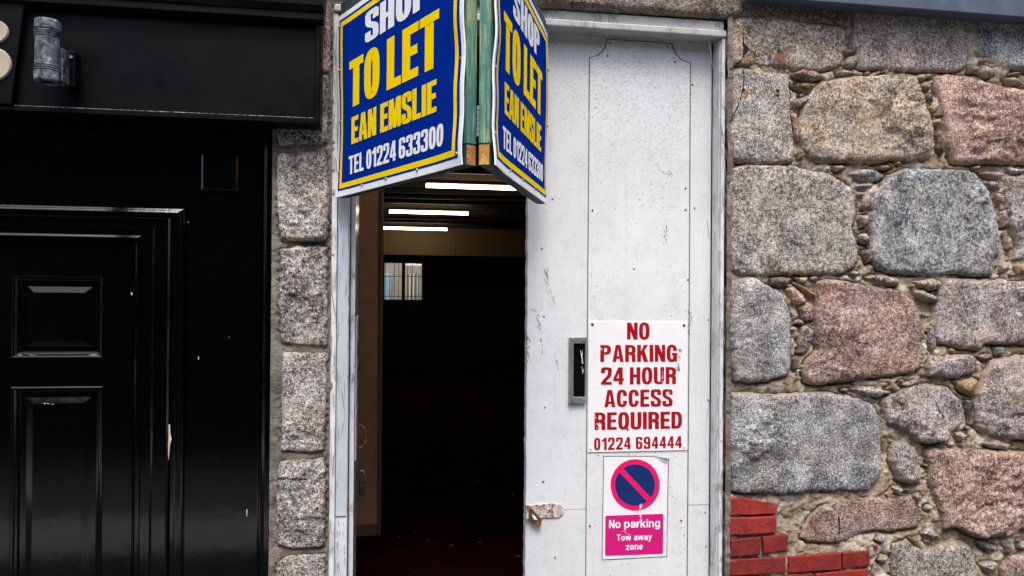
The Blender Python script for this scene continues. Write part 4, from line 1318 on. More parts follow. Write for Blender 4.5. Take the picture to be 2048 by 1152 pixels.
def glyph(ch, s, t, w=0.5):
    """returns (polygons grouped by layer, advance width)"""
    L = []
    rect = lambda x0, y0, x1, y1: L.append([[(x0, y0), (x1, y0), (x1, y1), (x0, y1)]])
    poly = lambda *p: L.append([list(p)])
    rib = lambda pts, closed=False: L.append(ribbon(pts, s, t, closed))
    h = s / 2
    if ch == 'I':
        rect(0, 0, s, 1); w = s
    elif ch == 'H':
        rect(0, 0, s, 1); rect(w - s, 0, w, 1); rect(s * .9, .5 - t / 2, w - s * .9, .5 + t / 2)
    elif ch == 'L':
        w *= .84; rect(0, 0, s, 1); rect(s * .9, 0, w, t)
    elif ch == 'E':
        w *= .88; rect(0, 0, s, 1); rect(s * .9, 0, w, t); rect(s * .9, 1 - t, w, 1); rect(s * .9, .5 - t / 2 + .01, w * .94, .5 + t / 2 + .01)
    elif ch == 'T':
        w *= .98; rect(w / 2 - h, 0, w / 2 + h, 1 - t * .5); rect(0, 1 - t, w, 1)
    elif ch == 'N':
        rect(0, 0, s * .9, 1); rect(w - s * .9, 0, w, 1); poly((0, 1), (s * 1.0, 1), (w, 0), (w - s * 1.0, 0))
    elif ch == 'M':
        w *= 1.32; rect(0, 0, s * .85, 1); rect(w - s * .85, 0, w, 1)
        poly((0, 1), (s * 1.25, 1), (w / 2 + s * .42, 0), (w / 2 - s * .42, 0)); poly((w - s * 1.25, 1), (w, 1), (w / 2 + s * .42, 0), (w / 2 - s * .42, 0))
    elif ch == 'A':
        w *= 1.06
        poly((0, 0), (s * .95, 0), (w / 2 + s * .15, 1), (w / 2 - s * .6, 1)); poly((w, 0), (w - s * .95, 0), (w / 2 - s * .15, 1), (w / 2 + s * .6, 1))
        rect(s * .8, .19, w - s * .8, .19 + t * .85)
    elif ch == 'K':
        w *= 1.05
        rect(0, 0, s, 1); poly((s * .9, .30), (s * .9, .56), (w - s * 1.1, 1), (w - s * .02, 1)); poly((w - s * 1.12, 0), (w, 0), (s + (w - s) * .38 + s * .22, .66), (s * 1.12, .46))
    elif ch in 'O0Q':
        if ch == '0':
            w *= .95
        rib(sell(w / 2, .5, (w - s) / 2, (1.02 - t) / 2), True)
        if ch == 'Q':
            poly((w * .52, .22), (w * .64, .26), (w * 1.02, -.03), (w * .88, -.10))
    elif ch == 'D':
        rect(0, 0, s, 1); rib([(s * .8, 1 - t / 2), (w * .42, 1 - t / 2)] + sell(w * .42, .5, w * .58 - h, (1 - t) / 2, .75, 24, 90, 91)[:0] +
            [(w * .42 + (w * .58 - h) * abs(math.sin(k)) ** .7, .5 + (1 - t) / 2 * math.copysign(abs(math.cos(k)) ** .7, math.cos(k))) for k in np.linspace(0, math.pi, 22)] + [(s * .8, t / 2)])
    elif ch in 'PR':
        rect(0, 0, s, 1)
        y0, y1 = .42 + t / 2, 1 - t / 2
        cy, bb = (y0 + y1) / 2, (y1 - y0) / 2
        rib([(s * .8, y1), (w * .45, y1)] + [(w * .45 + (w * .55 - h) * abs(math.sin(k)) ** .7, cy + bb * math.copysign(abs(math.cos(k)) ** .7, math.cos(k))) for k in np.linspace(0, math.pi, 20)] + [(s * .8, y0)])
        if ch == 'R':
            rib(cat_rom([(w * .5, .47), (w - h * 1.15, .40), (w - h * 1.1, .2), (w - h * 1.0, 0.0)]))
    elif ch == 'U':
        rib([(h, 1), (h, .6)] + [(w / 2 - (w / 2 - h) * math.copysign(abs(math.cos(k)) ** .7, math.cos(k)), .28 - (.28 - t / 2 + .01) * abs(math.sin(k)) ** .7) for k in np.linspace(0, math.pi, 22)] + [(w - h, .6), (w - h, 1)])
    elif ch in 'CG':
        a_, b_ = (w - s) / 2, (1.02 - t) / 2
        path = [(w - h, .64)] + [(w / 2 + a_ * math.copysign(abs(math.cos(k)) ** .7, math.cos(k)), .5 + b_ * math.copysign(abs(math.sin(k)) ** .7, math.sin(k))) for k in np.linspace(.35, 2 * math.pi - .35, 36)] + [(w - h, .36)]
        rib(path)
        if ch == 'G':
            rect(w - s, 0.02, w, .52); rect(w * .5, .52 - t * .9, w, .52)
    elif ch == 'S':
        rib(cat_rom([(w - h, .67), (w - h, .80), (w * .78, .945 - t * .2), (w / 2, 1.01 - t / 2), (w * .22, .945 - t * .2), (h, .80), (h, .69), (w * .3, .57), (w * .7, .43), (w - h, .31), (w - h, .20), (w * .78, .055 + t * .2), (w / 2, t / 2 - .01), (w * .22, .055 + t * .2), (h, .2), (h, .33)], 5))
    elif ch == '1':
        w *= .72; rect(w - s, 0, w, 1); poly((0, .70), (w - s * .8, .70), (w - s * .8, 1), (w - s, 1), (w - s * 1.3, .88), (0, .84))
    elif ch == '2':
        rib(cat_rom([(h, .66), (h, .80), (w * .22, .945 - t * .2), (w / 2, 1.01 - t / 2), (w * .8, .94 - t * .2), (w - h, .80), (w - h, .68), (w * .72, .48), (w * .4, .28), (h, t * .55)], 5)); rect(0, 0, w, t)
    elif ch == '3':
        rib(cat_rom([(h, .70), (h, .82), (w * .22, .95 - t * .2), (w / 2, 1.01 - t / 2), (w * .8, .95 - t * .2), (w - h, .83), (w - h, .68), (w * .72, .56), (w * .42, .53)], 5))
        rib(cat_rom([(w * .42, .53), (w * .72, .50), (w - h, .38), (w - h, .2), (w * .78, .05 + t * .2), (w / 2, t / 2 - .01), (w * .22, .05 + t * .2), (h, .18), (h, .31)], 5))
    elif ch == '4':
        rect(w - s * 1.3, 0, w - s * .3, 1); rect(0, .2, w, .2 + t); poly((0, .2), (s * .75, .2 + t * .6), (w - s * .7, 1), (w - s * 1.45, 1), (0, .34))
    elif ch in '69':
        L2 = ribbon(cat_rom([(w - h, .72), (w - h, .82), (w * .78, .945 - t * .2), (w / 2, 1.01 - t / 2), (w * .22, .945 - t * .2), (h, .80), (h, .5), (h, .3)], 5), s, t)
        L3 = ribbon(sell(w / 2, .30, (w - s) / 2, (.62 - t) / 2), s, t, True)
        if ch == '9':
            rot = lambda q: [(w - x, 1 - y) for x, y in q]
            L2, L3 = [rot(q) for q in L2], [rot(q) for q in L3]
        L.append(L2); L.append(L3)
    elif ch == '8':
        L.append(ribbon(sell(w / 2, .74, (w * .92 - s) / 2, (.54 - t) / 2), s, t, True)); L.append(ribbon(sell(w / 2, .27, (w - s) / 2, (.56 - t) / 2), s, t, True))
    # lower case (x-height .72 of cap)
    elif ch in 'oe':
        w *= .98; xh = .74
        if ch == 'o':
            rib(sell(w / 2, xh / 2, (w - s) / 2, (xh - t) / 2, .9), True)
        else:
            rib([(w / 2 + (w - s) / 2 * math.cos(k), xh / 2 + (xh - t) / 2 * math.sin(k)) for k in np.linspace(0.0, 5.5, 30)]); rect(s * .6, xh / 2 - t * .4, w - s * .35, xh / 2 + t * .35)
    elif ch in 'nr':
        xh = .74
        rect(0, 0, s, xh)
        if ch == 'n':
            w *= .95; rib([(h, xh * .6)] + [(w / 2 - (w / 2 - h) * math.cos(k), xh * .55 + (xh * .45 - t / 2) * math.sin(k)) for k in np.linspace(0, math.pi, 16)] + [(w - h, 0)])
        else:
            w *= .62; rib([(h, xh * .45)] + [(w - (w - h) * math.cos(k), xh * .5 + (xh * .5 - t / 2) * math.sin(k)) for k in np.linspace(0, math.pi / 2, 9)])
    elif ch in 'pg':
        xh = .74; w *= 1.0
        rib(sell(w / 2, xh / 2, (w - s) / 2, (xh - t) / 2, .88), True)
        if ch == 'p':
            rect(0, -.27, s, xh)
        else:
            rib([(w - h, xh), (w - h, .1)] + [(w / 2 + (w / 2 - h) * math.cos(k), -.02 - (.25 - t / 2) * math.sin(k)) for k in np.linspace(0, math.pi * .9, 14)])
    elif ch == 'a':
        xh = .74; w *= .95
        rib([(w * .1, xh * .70)] + [(w / 2 - (w / 2 - h) * math.cos(k), xh * .66 + (xh * .34 - t / 2) * math.sin(k)) for k in np.linspace(.3, math.pi, 12)] + [(w - h, 0)])
        rib([(w - h, xh * .55), (w * .5, xh * .54), (h * 1.1, xh * .42), (h * .95, xh * .24), (w * .32, t * .5), (w * .58, t * .55), (w - h, xh * .25)])
    elif ch == 'i':
        w = s; rect(0, 0, s, .74); rect(0, .84, s, 1)
    elif ch == 'k':
        w *= .98; rect(0, 0, s, 1); poly((s * .9, .22), (s * .9, .42), (w - s * 1.25, .74), (w - s * .05, .74)); poly((w - s * 1.15, 0), (w, 0), (w * .62, .46), (w * .4, .34))
    elif ch == 'w':
        w *= 1.45; k = w / 4
        for a_, b_ in ((0, k), (2 * k, k), (2 * k, 3 * k), (4 * k, 3 * k)):
            poly((a_ - (h if a_ else 0) + (-h if a_ == 4 * k else 0), .74), (a_ + (h if a_ < 4 * k else 0) + (h if a_ == 0 else 0), .74), (b_ + h * .9, 0), (b_ - h * .9, 0))
    elif ch == 'y':
        poly((0, .74), (s, .74), (w / 2 + h * .8, 0), (w / 2 - h * .8, 0)); poly((w - s, .74), (w, .74), (w * .42, -.26), (w * .42 - s, -.26)); rect(w * .05, -.26, w * .4, -.26 + t)
    elif ch == 'z':
        w *= .9; rect(0, 0, w, t); rect(0, .74 - t, w, .74); poly((0, t * .5), (s * 1.2, t * .5), (w, .74 - t * .5), (w - s * 1.2, .74 - t * .5))
    return L, w

def text_mesh(name, text, mapf, mat, parent, s=0.17, t=0.14, gw=0.5, gap=0.075, space=0.25, stretch=True, lift=0.0006):
    """lay the text out in a unit box (0..1, 0..1) and put it on a surface with mapf(u, v, lift)"""
    x = 0
    items = []
    for ch in text:
        if ch == ' ':
            x += space
            continue
        L, w_ = glyph(ch, s, t, gw)
        items.append((x, L))
        x += w_ + gap
    tot = x - gap
    V, Fc = [], []
    for gx, L in items:
        for k, layer in enumerate(L):
            for q in layer:
                # subdivide long quads so that they follow the surface
                n0 = len(V)
                for (a_, b_) in q:
                    V.append(mapf((gx + a_) / tot, b_, lift + 0.00012 * k))
                Fc.append(tuple(range(n0, n0 + len(q))))
    o = mesh(name, V, Fc, mat, parent)
    return o

def quad_map(q, Y):
    """q: photo corners BL, BR, TR, TL of the text box, on the plane y=Y"""
    P = [at(x, y, Y) for x, y in q]
    def f(u, v, l):
        p = (P[0] * (1 - u) + P[1] * u) * (1 - v) + (P[3] * (1 - u) + P[2] * u) * v
        return (p.x, Y - l, p.z)
    return f

# ------------------------------------------------------------------ no parking notice
def plate(name, q, Y, th, mat, parent, bevel=0.0008):
    P = [(at(x, y, Y).x, at(x, y, Y).z) for x, y in q]
    return MB().prism(P, Y, Y + th).build(name, mat, parent, bevel=bevel, seg=1)
Yn = YPn - 0.004
np_s = thing('no_parking_sign', 'white notice in dark red capitals, NO PARKING 24 HOUR ACCESS REQUIRED, on right leaf', 'sign', at(1276, 903, Yn))
plate('plate', [(1176, 905), (1374, 900.5), (1375, 644), (1177, 642.5)], Yn, 0.0037, M['s_plate'], np_s)
lines = [('NO', (1254, 1299, 679, 679, 645, 645)), ('PARKING', (1200.5, 1354, 724, 723.5, 690, 689.5)), ('24 HOUR', (1202, 1352, 769.5, 768, 735, 734)),
         ('ACCESS', (1208.5, 1345, 814.5, 812.5, 780, 778.5)), ('REQUIRED', (1189, 1364, 860, 857, 825, 823)), ('01224 694444', (1188, 1363.5, 900.5, 895.5, 876, 872))]
for txt, (x0, x1, yb0, yb1, yt0, yt1) in lines:
    big_ = not txt.startswith('0')
    text_mesh('lettering', txt, quad_map([(x0, yb0), (x1, yb1), (x1, yt1), (x0, yt0)], Yn), M['s_red'], np_s,
              s=0.19 if big_ else 0.18, t=0.165, gw=0.52 if big_ else .50, gap=0.07 if big_ else .10, space=0.22 if big_ else .28)
for (x, y, mt) in ((1185, 649, 'rust_dark'), (1368, 651, 'rust_dark'), (1182, 897, 's_white'), (1368, 893, 's_white')):
    screw(x, y, Yn, np_s, 0.006, mt)
scuff(1357, 720, 7, 46, 0.1, 34, Yn - 0.0016, np_s, seed=21)
scuff(1338, 782, 4, 16, 0.0, 8, Yn - 0.0016, np_s, mat='s_plate', seed=22)
scuff(1207, 706, 6, 24, -0.5, 7, Yn - 0.0016, np_s, mat='s_plate', seed=23)
scuff(1192, 838, 2, 40, -0.3, 9, Yn - 0.0016, np_s, mat='s_plate', seed=24)
scuff(1325, 755, 8, 26, 0.2, 9, Yn - 0.0016, np_s, mat='s_plate', seed=25)

# ------------------------------------------------------------------ tow away sticker
Ys = YPn - 0.0012
st = thing('tow_away_sticker', 'sticker with pink and blue no-stopping roundel over pink No parking Tow away zone box', 'sticker', at(1269, 1115, Ys))
q = [(1204, 1120), (1333.5, 1113), (1337.5, 918)]
mbk = [(1203.6, 1120.6), (1334, 1113.7), (1337.8, 917.8), (1308, 912), (1206.6, 912.2)]
plate('border', mbk, Ys + 0.0004, 0.0006, M['s_black'], st, 0)
plate('backing', [(1205, 1119), (1332.8, 1112.4), (1336.2, 919.5), (1307, 913.5), (1208, 913.6)], Ys, 0.0003, M['s_plate'], st, 0)
# curled corner
c0, c1, c2 = at(1308, 912, Ys), at(1337.5, 918, Ys), at(1330, 928, Ys)
mesh('curled_corner', [(c0.x, Ys - 0.0005, c0.z), (c1.x - 0.002, Ys - 0.012, c1.z), (c1.x + 0.001, Ys - 0.008, c1.z - 0.006), (c2.x, Ys - 0.0005, c2.z)], [(0, 1, 2, 3)], M['s_plate'], st)
def disc(name, cx, cy, rx, ry, Y, mat, parent, n=56):
    P = [at(cx + rx * math.cos(2 * math.pi * i / n), cy - ry * math.sin(2 * math.pi * i / n), Y) for i in range(n)]
    return mesh(name, [(p.x, Y, p.z) for p in P], [tuple(range(n))], mat, parent)
disc('roundel', 1270.4, 970, 49.3, 51.6, Ys - 0.0003, M['s_roundel'], st)
disc('roundel_centre', 1270.2, 970, 40, 41.4, Ys - 0.0006, M['s_navy'], st)
aa, bb = Vector((1240, 938)), Vector((1299.5, 1000.5))
dd = (bb - aa).normalized(); nn = Vector((-dd.y, dd.x)) * 5.4
sl = [aa + nn - dd * 1, bb + nn + dd * 1, bb - nn + dd * 1, aa - nn - dd * 1]
mesh('roundel_bar', [(at(p.x, p.y, Ys).x, Ys - 0.0009, at(p.x, p.y, Ys).z) for p in sl], [(0, 1, 2, 3)], M['s_roundel'], st)
def round_rect(q, r, Y, n=6):
    # q: BL BR TR TL photo corners
    q = [Vector(p) for p in q]
    out = []
    for i in range(4):
        c_ = q[i]; a_ = (q[i - 1] - c_).normalized(); b_ = (q[(i + 1) % 4] - c_).normalized()
        for k in range(n + 1):
            t = k / n
            p = (c_ + a_ * r) * (1 - t) ** 2 + c_ * 2 * t * (1 - t) + (c_ + b_ * r) * t ** 2
            out.append(p)
    return [(at(p.x, p.y, Y).x, Y, at(p.x, p.y, Y).z) for p in out]
rr = round_rect([(1210, 1112), (1326, 1108), (1327, 1027.5), (1210.6, 1031.5)], 4, Ys - 0.0003)
mesh('pink_box', rr, [tuple(range(len(rr)))], M['s_pink'], st)
text_mesh('lettering', 'No parking', quad_map([(1218, 1056.5), (1320, 1054), (1320, 1037.5), (1218, 1040)], Ys - 0.0004), M['s_white'], st, s=.17, t=.16, gw=.60, gap=.09, space=.32)
text_mesh('lettering', 'Tow away', quad_map([(1233.5, 1081.5), (1304, 1079.8), (1304, 1067), (1233.5, 1069)], Ys - 0.0004), M['s_white'], st, s=.18, t=.16, gw=.60, gap=.09, space=.36)
text_mesh('lettering', 'zone', quad_map([(1251.5, 1100), (1286, 1098.8), (1286, 1085.5), (1251.5, 1087)], Ys - 0.0004), M['s_white'], st, s=.18, t=.16, gw=.60, gap=.09)
scuff(1281, 1028, 3, 50, 0.05, 18, Ys - 0.0018, st, mat='s_plate', seed=31)
scuff(1252, 1066, 2, 24, -1.1, 5, Ys - 0.0018, st, mat='s_plate', seed=32)

# ------------------------------------------------------------------ left leaf, swung inward
hinge = Vector((XX(709, 700, 0.055), 0.055, 0.1))
LW = 0.70
ang = math.radians(91.2)
du = Vector((math.cos(ang), math.sin(ang), 0))       # from hinge to free edge
dn = Vector((du.y, -du.x, 0))                         # face turned to the opening
ll = thing('door_leaf', 'open left leaf of the white door, folded inward and seen nearly edge-on', 'door', hinge)
def lp3(u, z, n_):
    return hinge + du * u + dn * n_ + Vector((0, 0, z - 0.1))
def lbox(name, u0, u1, z0, z1, n0, n1, mat, parent, bevel=0.0):
    v = [lp3(u, z, n_) for u, n_, z in ((u0, n0, z0), (u1, n0, z0), (u1, n1, z0), (u0, n1, z0), (u0, n0, z1), (u1, n0, z1), (u1, n1, z1), (u0, n1, z1))]
    w = MB().add(v, [(0, 3, 2, 1), (4, 5, 6, 7), (0, 1, 5, 4), (1, 2, 6, 5), (2, 3, 7, 6), (3, 0, 4, 7)])
    return w.build(name, mat, parent, bevel=bevel)
lbox('door_board', 0.002, LW, 0.12, lz1, -0.015, 0, M['leaf_gloss'], ll)
lbox('door_edge', -0.004, 0.0015, 0.12, lz1, -0.017, 0.0005, M['frame_white'], ll)
zsp1, zsp0 = ZZ(712, 632, 0.4), ZZ(712, 898, 0.4)
s2 = thing('no_parking_sign', 'white notice with dark red lettering on the open left leaf, seen edge-on', 'sign', lp3(0.35, zsp0, 0.0))
su0, su1 = 0.12, 0.52
lbox('plate', su0, su1, zsp0, zsp1, 0.001, 0.006, M['s_plate'], s2, 0.001)
for k, (txt, _) in enumerate(lines):
    hh = (zsp1 - zsp0)
    z1_ = zsp1 - hh * (0.01 + 0.172 * k)
    z0_ = z1_ - hh * (0.13 if k < 5 else 0.10)
    ml = 0.05 if k not in (0,) else 0.36
    fm = lambda u, v, l, z0_=z0_, z1_=z1_, ml=ml: lp3(su0 + (su1 - su0) * (ml + u * (1 - 2 * ml)), z0_ + (z1_ - z0_) * v, 0.0062 + l)
    text_mesh('lettering', txt, fm, M['s_red'], s2)
# D handle and hasp with padlock
hz = ZZ(720, 872, 0.7)
hd = LW - 0.07
arc = [lp3(hd, hz + 0.05 * math.cos(k), 0.001 + 0.038 * math.sin(k) ** 0.6 if math.sin(k) > 1e-4 else 0.001) for k in np.linspace(0, math.pi, 16)]
dh = MB().tube(arc, 0.0055).build('pull_handle', M['rust_mix'], ll, smooth=True)
pz = ZZ(716, 945, 0.7)
pk = thing('padlock', 'dark open padlock hanging from the staple on the open left leaf', 'padlock', lp3(hd, pz - 0.09, 0.02))
MB().tube([lp3(hd, pz - 0.05, 0.012)] + [lp3(hd, pz - 0.005 + 0.016 * math.sin(k), 0.022 - 0.012 * math.cos(k)) for k in np.linspace(0, math.pi, 10)] + [lp3(hd, pz - 0.05, 0.034)], 0.004).build('shackle', M['steel'], pk, smooth=True)
lbox('lock_body', hd - 0.022, hd + 0.022, pz - 0.092, pz - 0.048, 0.012, 0.036, M['lock_dark'], pk, 0.003)
lbox('staple', hd - 0.004, hd + 0.004, pz - 0.03, pz + 0.008, 0.0, 0.014, M['rust_dark'], ll)

# ------------------------------------------------------------------ the V-shaped agent's board
Y0 = -0.02
def board(o_top, o_bot, i_bot, side):
    A = at(o_bot[0], o_bot[1], Y0)
    T = at(o_top[0], o_top[1], Y0)
    B = atz(i_bot[0], i_bot[1], A.z)
    return A, T.z - A.z, B
AL, HL, BL = board((682.6, 36), (678, 395.5), (931.5, 330), -1)
AR, HR, BR = board((1094, 69), (1089.5, 408), (980, 330), 1)
print('board widths', (BL - AL).length, (BR - AR).length, HL, HR, 'apex', BL, BR, 'bottoms', AL, AR)
sg = thing('to_let_sign', 'blue and yellow V-shaped SHOP TO LET board on green timbers above the doorway', 'sign', ((BL.x + BR.x) / 2, BL.y, BL.z))

class Panel:
    def __init__(s, P0, P1, H):
        """P0: left bottom, P1: right bottom as read from the street"""
        s.P0, s.H = P0, H
        d = P1 - P0; d.z = 0
        s.W = d.length
        s.d = d.normalized()
        s.n = Vector((s.d.y, -s.d.x, 0))
        if s.n.y > 0:
            s.n = -s.n
        s.inner = None
    def pt(s, u, v, l=0.0):
        """u 0..1 left to right, v 0..1 up, l in front of the sheet"""
        e = u if s.inner == 1 else 1 - u
        k = max(0, (e - 0.80) / 0.20)
        k = k * k * (3 - 2 * k)
        ph = 0 if s.inner == 1 else 1.3
        bow = k * (0.003 + 0.0032 * math.sin(v * 9.5 + 0.6 + ph) + 0.002 * math.sin(v * 23 + ph))
        k2 = max(0, (0.12 - e) / 0.12)
        bow += k2 * 0.004 * math.sin(v * 7 + 2 + ph)
        return s.P0 + s.d * (u * s.W) + Vector((0, 0, v * s.H)) + s.n * (0.008 + bow + l)
PLft = Panel(AL, BL, HL); PLft.inner = 1
PRgt = Panel(BR, AR, HR); PRgt.inner = 0

def uv_on(panel, px, py):
    d = ray(px, py)
    nrm = panel.n
    p0 = panel.P0 + nrm * 0.008
    t = (p0 - CAM).dot(nrm) / d.dot(nrm)
    p = CAM + d * t
    return ((p - panel.P0).dot(panel.d) / panel.W, (p.z - panel.P0.z) / panel.H)

def crop(x, y):            # measured in an enlargement of the sign
    return (660 + x / 2.743, y / 2.743)
def box_uv(tl, tr, br, bl):
    return [uv_on(PLft, *crop(*p)) for p in (bl, br, tr, tl)]
tb = {
 'TO LET': box_uv((108, 371), (602, 11), (602, 332), (108, 618)),
 'EAN EMSLIE': box_uv((120, 663), (583, 415), (592, 598), (120, 802)),
 'TEL 01224 633300': box_uv((105, 870), (627, 662), (627, 790), (105, 965)),
}
for k_, v_ in tb.items():
    print(k_, [(round(a_, 3), round(b_, 3)) for a_, b_ in v_])
shp = [uv_on(PLft, *crop(*p)) for p in ((195, 240), (450, 83))]
print('shop base', shp)

def sheet(panel, name, u0, v0, u1, v1, l, mat, parent, nu=24, nv=24, back=0.0):
    V, Fc = [], []
    us = np.linspace(u0, u1, nu + 1); vs = np.linspace(v0, v1, nv + 1)
    for v in vs:
        for u in us:
            V.append(panel.pt(u, v, l))
    n_ = nu + 1
    for r in range(nv):
        for c_ in range(nu):
            Fc.append((r * n_ + c_, r * n_ + c_ + 1, (r + 1) * n_ + c_ + 1, (r + 1) * n_ + c_))
    if back:
        m0 = len(V)
        for v in vs:
            for u in us:
                V.append(panel.pt(u, v, l - back))
        for r in range(nv):
            for c_ in range(nu):
                Fc.append((m0 + r * n_ + c_, m0 + (r + 1) * n_ + c_, m0 + (r + 1) * n_ + c_ + 1, m0 + r * n_ + c_ + 1))
        rim = [i for i in range(n_)] + [(r + 1) * n_ + nu for r in range(nv)] + [nv * n_ + c_ for c_ in range(nu - 1, -1, -1)] + [r * n_ for r in range(nv - 1, 0, -1)]
        for i in range(len(rim)):
            a_, b_ = rim[i], rim[(i + 1) % len(rim)]
            Fc.append((b_, a_, a_ + m0, b_ + m0))
    return mesh(name, V, Fc, mat, parent, smooth=False)

def bil(q):
    (a_, b_, c_, d_) = q
    def g(u, v):
        x = (a_[0] * (1 - u) + b_[0] * u) * (1 - v) + (d_[0] * (1 - u) + c_[0] * u) * v
        y = (a_[1] * (1 - u) + b_[1] * u) * (1 - v) + (d_[1] * (1 - u) + c_[1] * u) * v
        return x, y
    return g

def rectify(q):
    x0 = (q[0][0] + q[3][0]) / 2; x1 = (q[1][0] + q[2][0]) / 2
    y0 = (q[0][1] + q[1][1]) / 2; y1 = (q[2][1] + q[3][1]) / 2
    return [(x0, y0), (x1, y0), (x1, y1), (x0, y1)]
R1, R2, R3 = (rectify(tb[k_]) for k_ in ('TO LET', 'EAN EMSLIE', 'TEL 01224 633300'))
sb = (shp[0][1] + shp[1][1]) / 2
R0 = [(0.215, sb), (0.80, sb), (0.80, sb + 0.155), (0.215, sb + 0.155)]
R0[0] = (shp[0][0], sb); R0[3] = (shp[0][0], sb + 0.155)
R0[1] = (1 - 0.22, sb); R0[2] = (1 - 0.22, sb + 0.155)

for pn, lab in ((PLft, 'left face of the board with lighter sheen'), (PRgt, 'right face of the board, seen steeply')):
    sh = sheet(pn, 'panel', 0, 0, 1, 1, 0.0, M['s_white'], sg, back=0.004)
    a_u = 0.020 / pn.W * 0.8; a_v = 0.013 / pn.H
    pf = sheet(pn, 'blue_field', a_u * 0.9, a_v * 1.5, 1 - a_u * 0.9, 1 - a_v * 1.3, 0.0005, M['s_blue'], sh)
    # yellow line frame
    bo_u, bo_v = 0.028 / pn.W, 0.0265 / pn.H
    tw_u, tw_v = 0.0165 / pn.W, 0.0165 / pn.H
    sheet(pn, 'border_line', bo_u, bo_v, 1 - bo_u, bo_v + tw_v, 0.001, M['s_yellow'], sh, 30, 1)
    sheet(pn, 'border_line', bo_u, 1 - bo_v - tw_v, 1 - bo_u, 1 - bo_v, 0.001, M['s_yellow'], sh, 30, 1)
    sheet(pn, 'border_line', bo_u, bo_v + tw_v, bo_u + tw_u, 1 - bo_v - tw_v, 0.001, M['s_yellow'], sh, 1, 30)
    sheet(pn, 'border_line', 1 - bo_u - tw_u, bo_v + tw_v, 1 - bo_u, 1 - bo_v - tw_v, 0.001, M['s_yellow'], sh, 1, 30)
    for txt, R, mt, kw in (('SHOP', R0, 's_white', dict(s=.20, t=.16, gw=.48, gap=.05)),
                       ('TO LET', R1, 's_yellow', dict(s=.215, t=.17, gw=.49, gap=.03, space=.19)),
                       ('EAN EMSLIE', R2, 's_yellow', dict(s=.195, t=.165, gw=.47, gap=.035, space=.18)),
                       ('TEL 01224 633300', R3, 's_white', dict(s=.175, t=.15, gw=.46, gap=.05, space=.16))):
        g = bil(R)
        text_mesh('lettering', txt, lambda u, v, l, g=g, pn=pn: pn.pt(*g(u, v), 0.001 + l), M[mt], sh, **kw)
    # screws along the edges
    for (u, v) in [(0.02, 0.14), (0.02, 0.42), (0.02, 0.70), (0.25, 0.03), (0.46, 0.03), (0.70, 0.03), (0.975, 0.05), (0.975, 0.45), (0.98, 0.78), (0.02, 0.94)]:
        p = pn.pt(u, v, 0.001)
        MB().cyl(p, p + pn.n * 0.003, 0.0055, 0.0035, n=10).build('screw', M['rust_dark'] if v > 0.3 and u > 0.5 else M['steel'], sh)
    # timbers behind the sheet
    TH = 0.030
    def tb_box(u0, u1, z0, z1, n0, n1):
        v = []
        for z in (z0, z1):
            for (u, n_) in ((u0, n0), (u1, n0), (u1, n1), (u0, n1)):
                v.append(pn.P0 + pn.d * u + pn.n * n_ + Vector((0, 0, z)))
        return v
    FB = [(0, 3, 2, 1), (4, 5, 6, 7), (0, 1, 5, 4), (1, 2, 6, 5), (2, 3, 7, 6), (3, 0, 4, 7)]
    W_ = pn.W
    inn = pn.inner == 1
    # post stands on the bottom rail at the nose of the V
    u0, u1 = (W_ - 0.045, W_ + 0.004) if inn else (-0.004, 0.045)
    MB().add(tb_box(u0, u1, 0.056, pn.H, -TH, 0.0), FB).build('post', M['green_timber'], sg, bevel=0.002)
    u0, u1 = (W_ - 0.045, W_) if not inn else (0, 0.045)
    MB().add(tb_box(u0, u1, 0.056, pn.H, -TH, 0.0), FB).build('post', M['green_timber'], sg, bevel=0.002)
    r0, r1 = (0, W_ + 0.003) if inn else (-0.003, W_)
    w = MB().add(tb_box(r0, r1, 0.0, 0.054, -TH, 0.0), FB)
    # end faces get the orange cut end
    w.m[3] = 1; w.m[5] = 1
    w.build('rail', None, sg, bevel=0.0015, mats=[M['green_rail'], M['end_grain']])
    w = MB().add(tb_box(r0, r1, pn.H + 0.002, pn.H + 0.05, -TH, 0.0), FB)
    w.build('rail', M['green_rail'], sg, bevel=0.0015)
# hinge between the two posts
ph0, ph1 = at(957, 276, BL.y + 0.01), at(957, 214, BL.y + 0.01)
hx = (BL.x + BR.x) / 2
hg = MB()
hm = (XX(957.5, 245, BL.y - 0.003))
nk = 6
hl = (ph1.z - ph0.z)
for k in range(nk):
    z0 = ph0.z + hl * k / nk
    hg.cyl((hm, BL.y - 0.003, z0 + 0.001), (hm, BL.y - 0.003, z0 + hl / nk - 0.001), 0.006, n=10)
hg.build('hinge', M['steel'], sg)

# ------------------------------------------------------------------ black shopfront: door, moulded surround, fascia
YD = 0.06     # door face
bd = thing('black_door', 'glossy black panelled door at far left with raised and fielded panels', 'door', (XX(100, 700, YD), YD, 0.1))
dx1 = XX(262, 800, YD)
dz1 = ZZ(262, 485, YD)
DW = 0.86
dx0 = dx1 - DW
# stiles and rails as one slab with sunk panels
pu = [XX(24, 700, YD), XX(207, 700, YD)]
pz_ = [(ZZ(120, 716, YD), ZZ(120, 551, YD)), (ZZ(120, 1290, YD), ZZ(120, 773, YD))]
pw_ = pu[1] - pu[0]
gapc = 0.10
cols = [(pu[0], pu[1]), (pu[0] - gapc - pw_, pu[0] - gapc)]
slab = MB()
xs = sorted([dx0, dx1] + [x for c_ in cols for x in c_])
zs = [0.12, pz_[1][0], pz_[1][1], pz_[0][0], pz_[0][1], dz1]
for i in range(len(xs) - 1):
    for j in range(len(zs) - 1):
        hole = (i in (1, 3)) and (j in (1, 3))
        y0 = YD + (0.020 if hole else 0.0)
        slab.box((xs[i], y0, zs[j]), (xs[i + 1], YD + 0.045, zs[j + 1]))
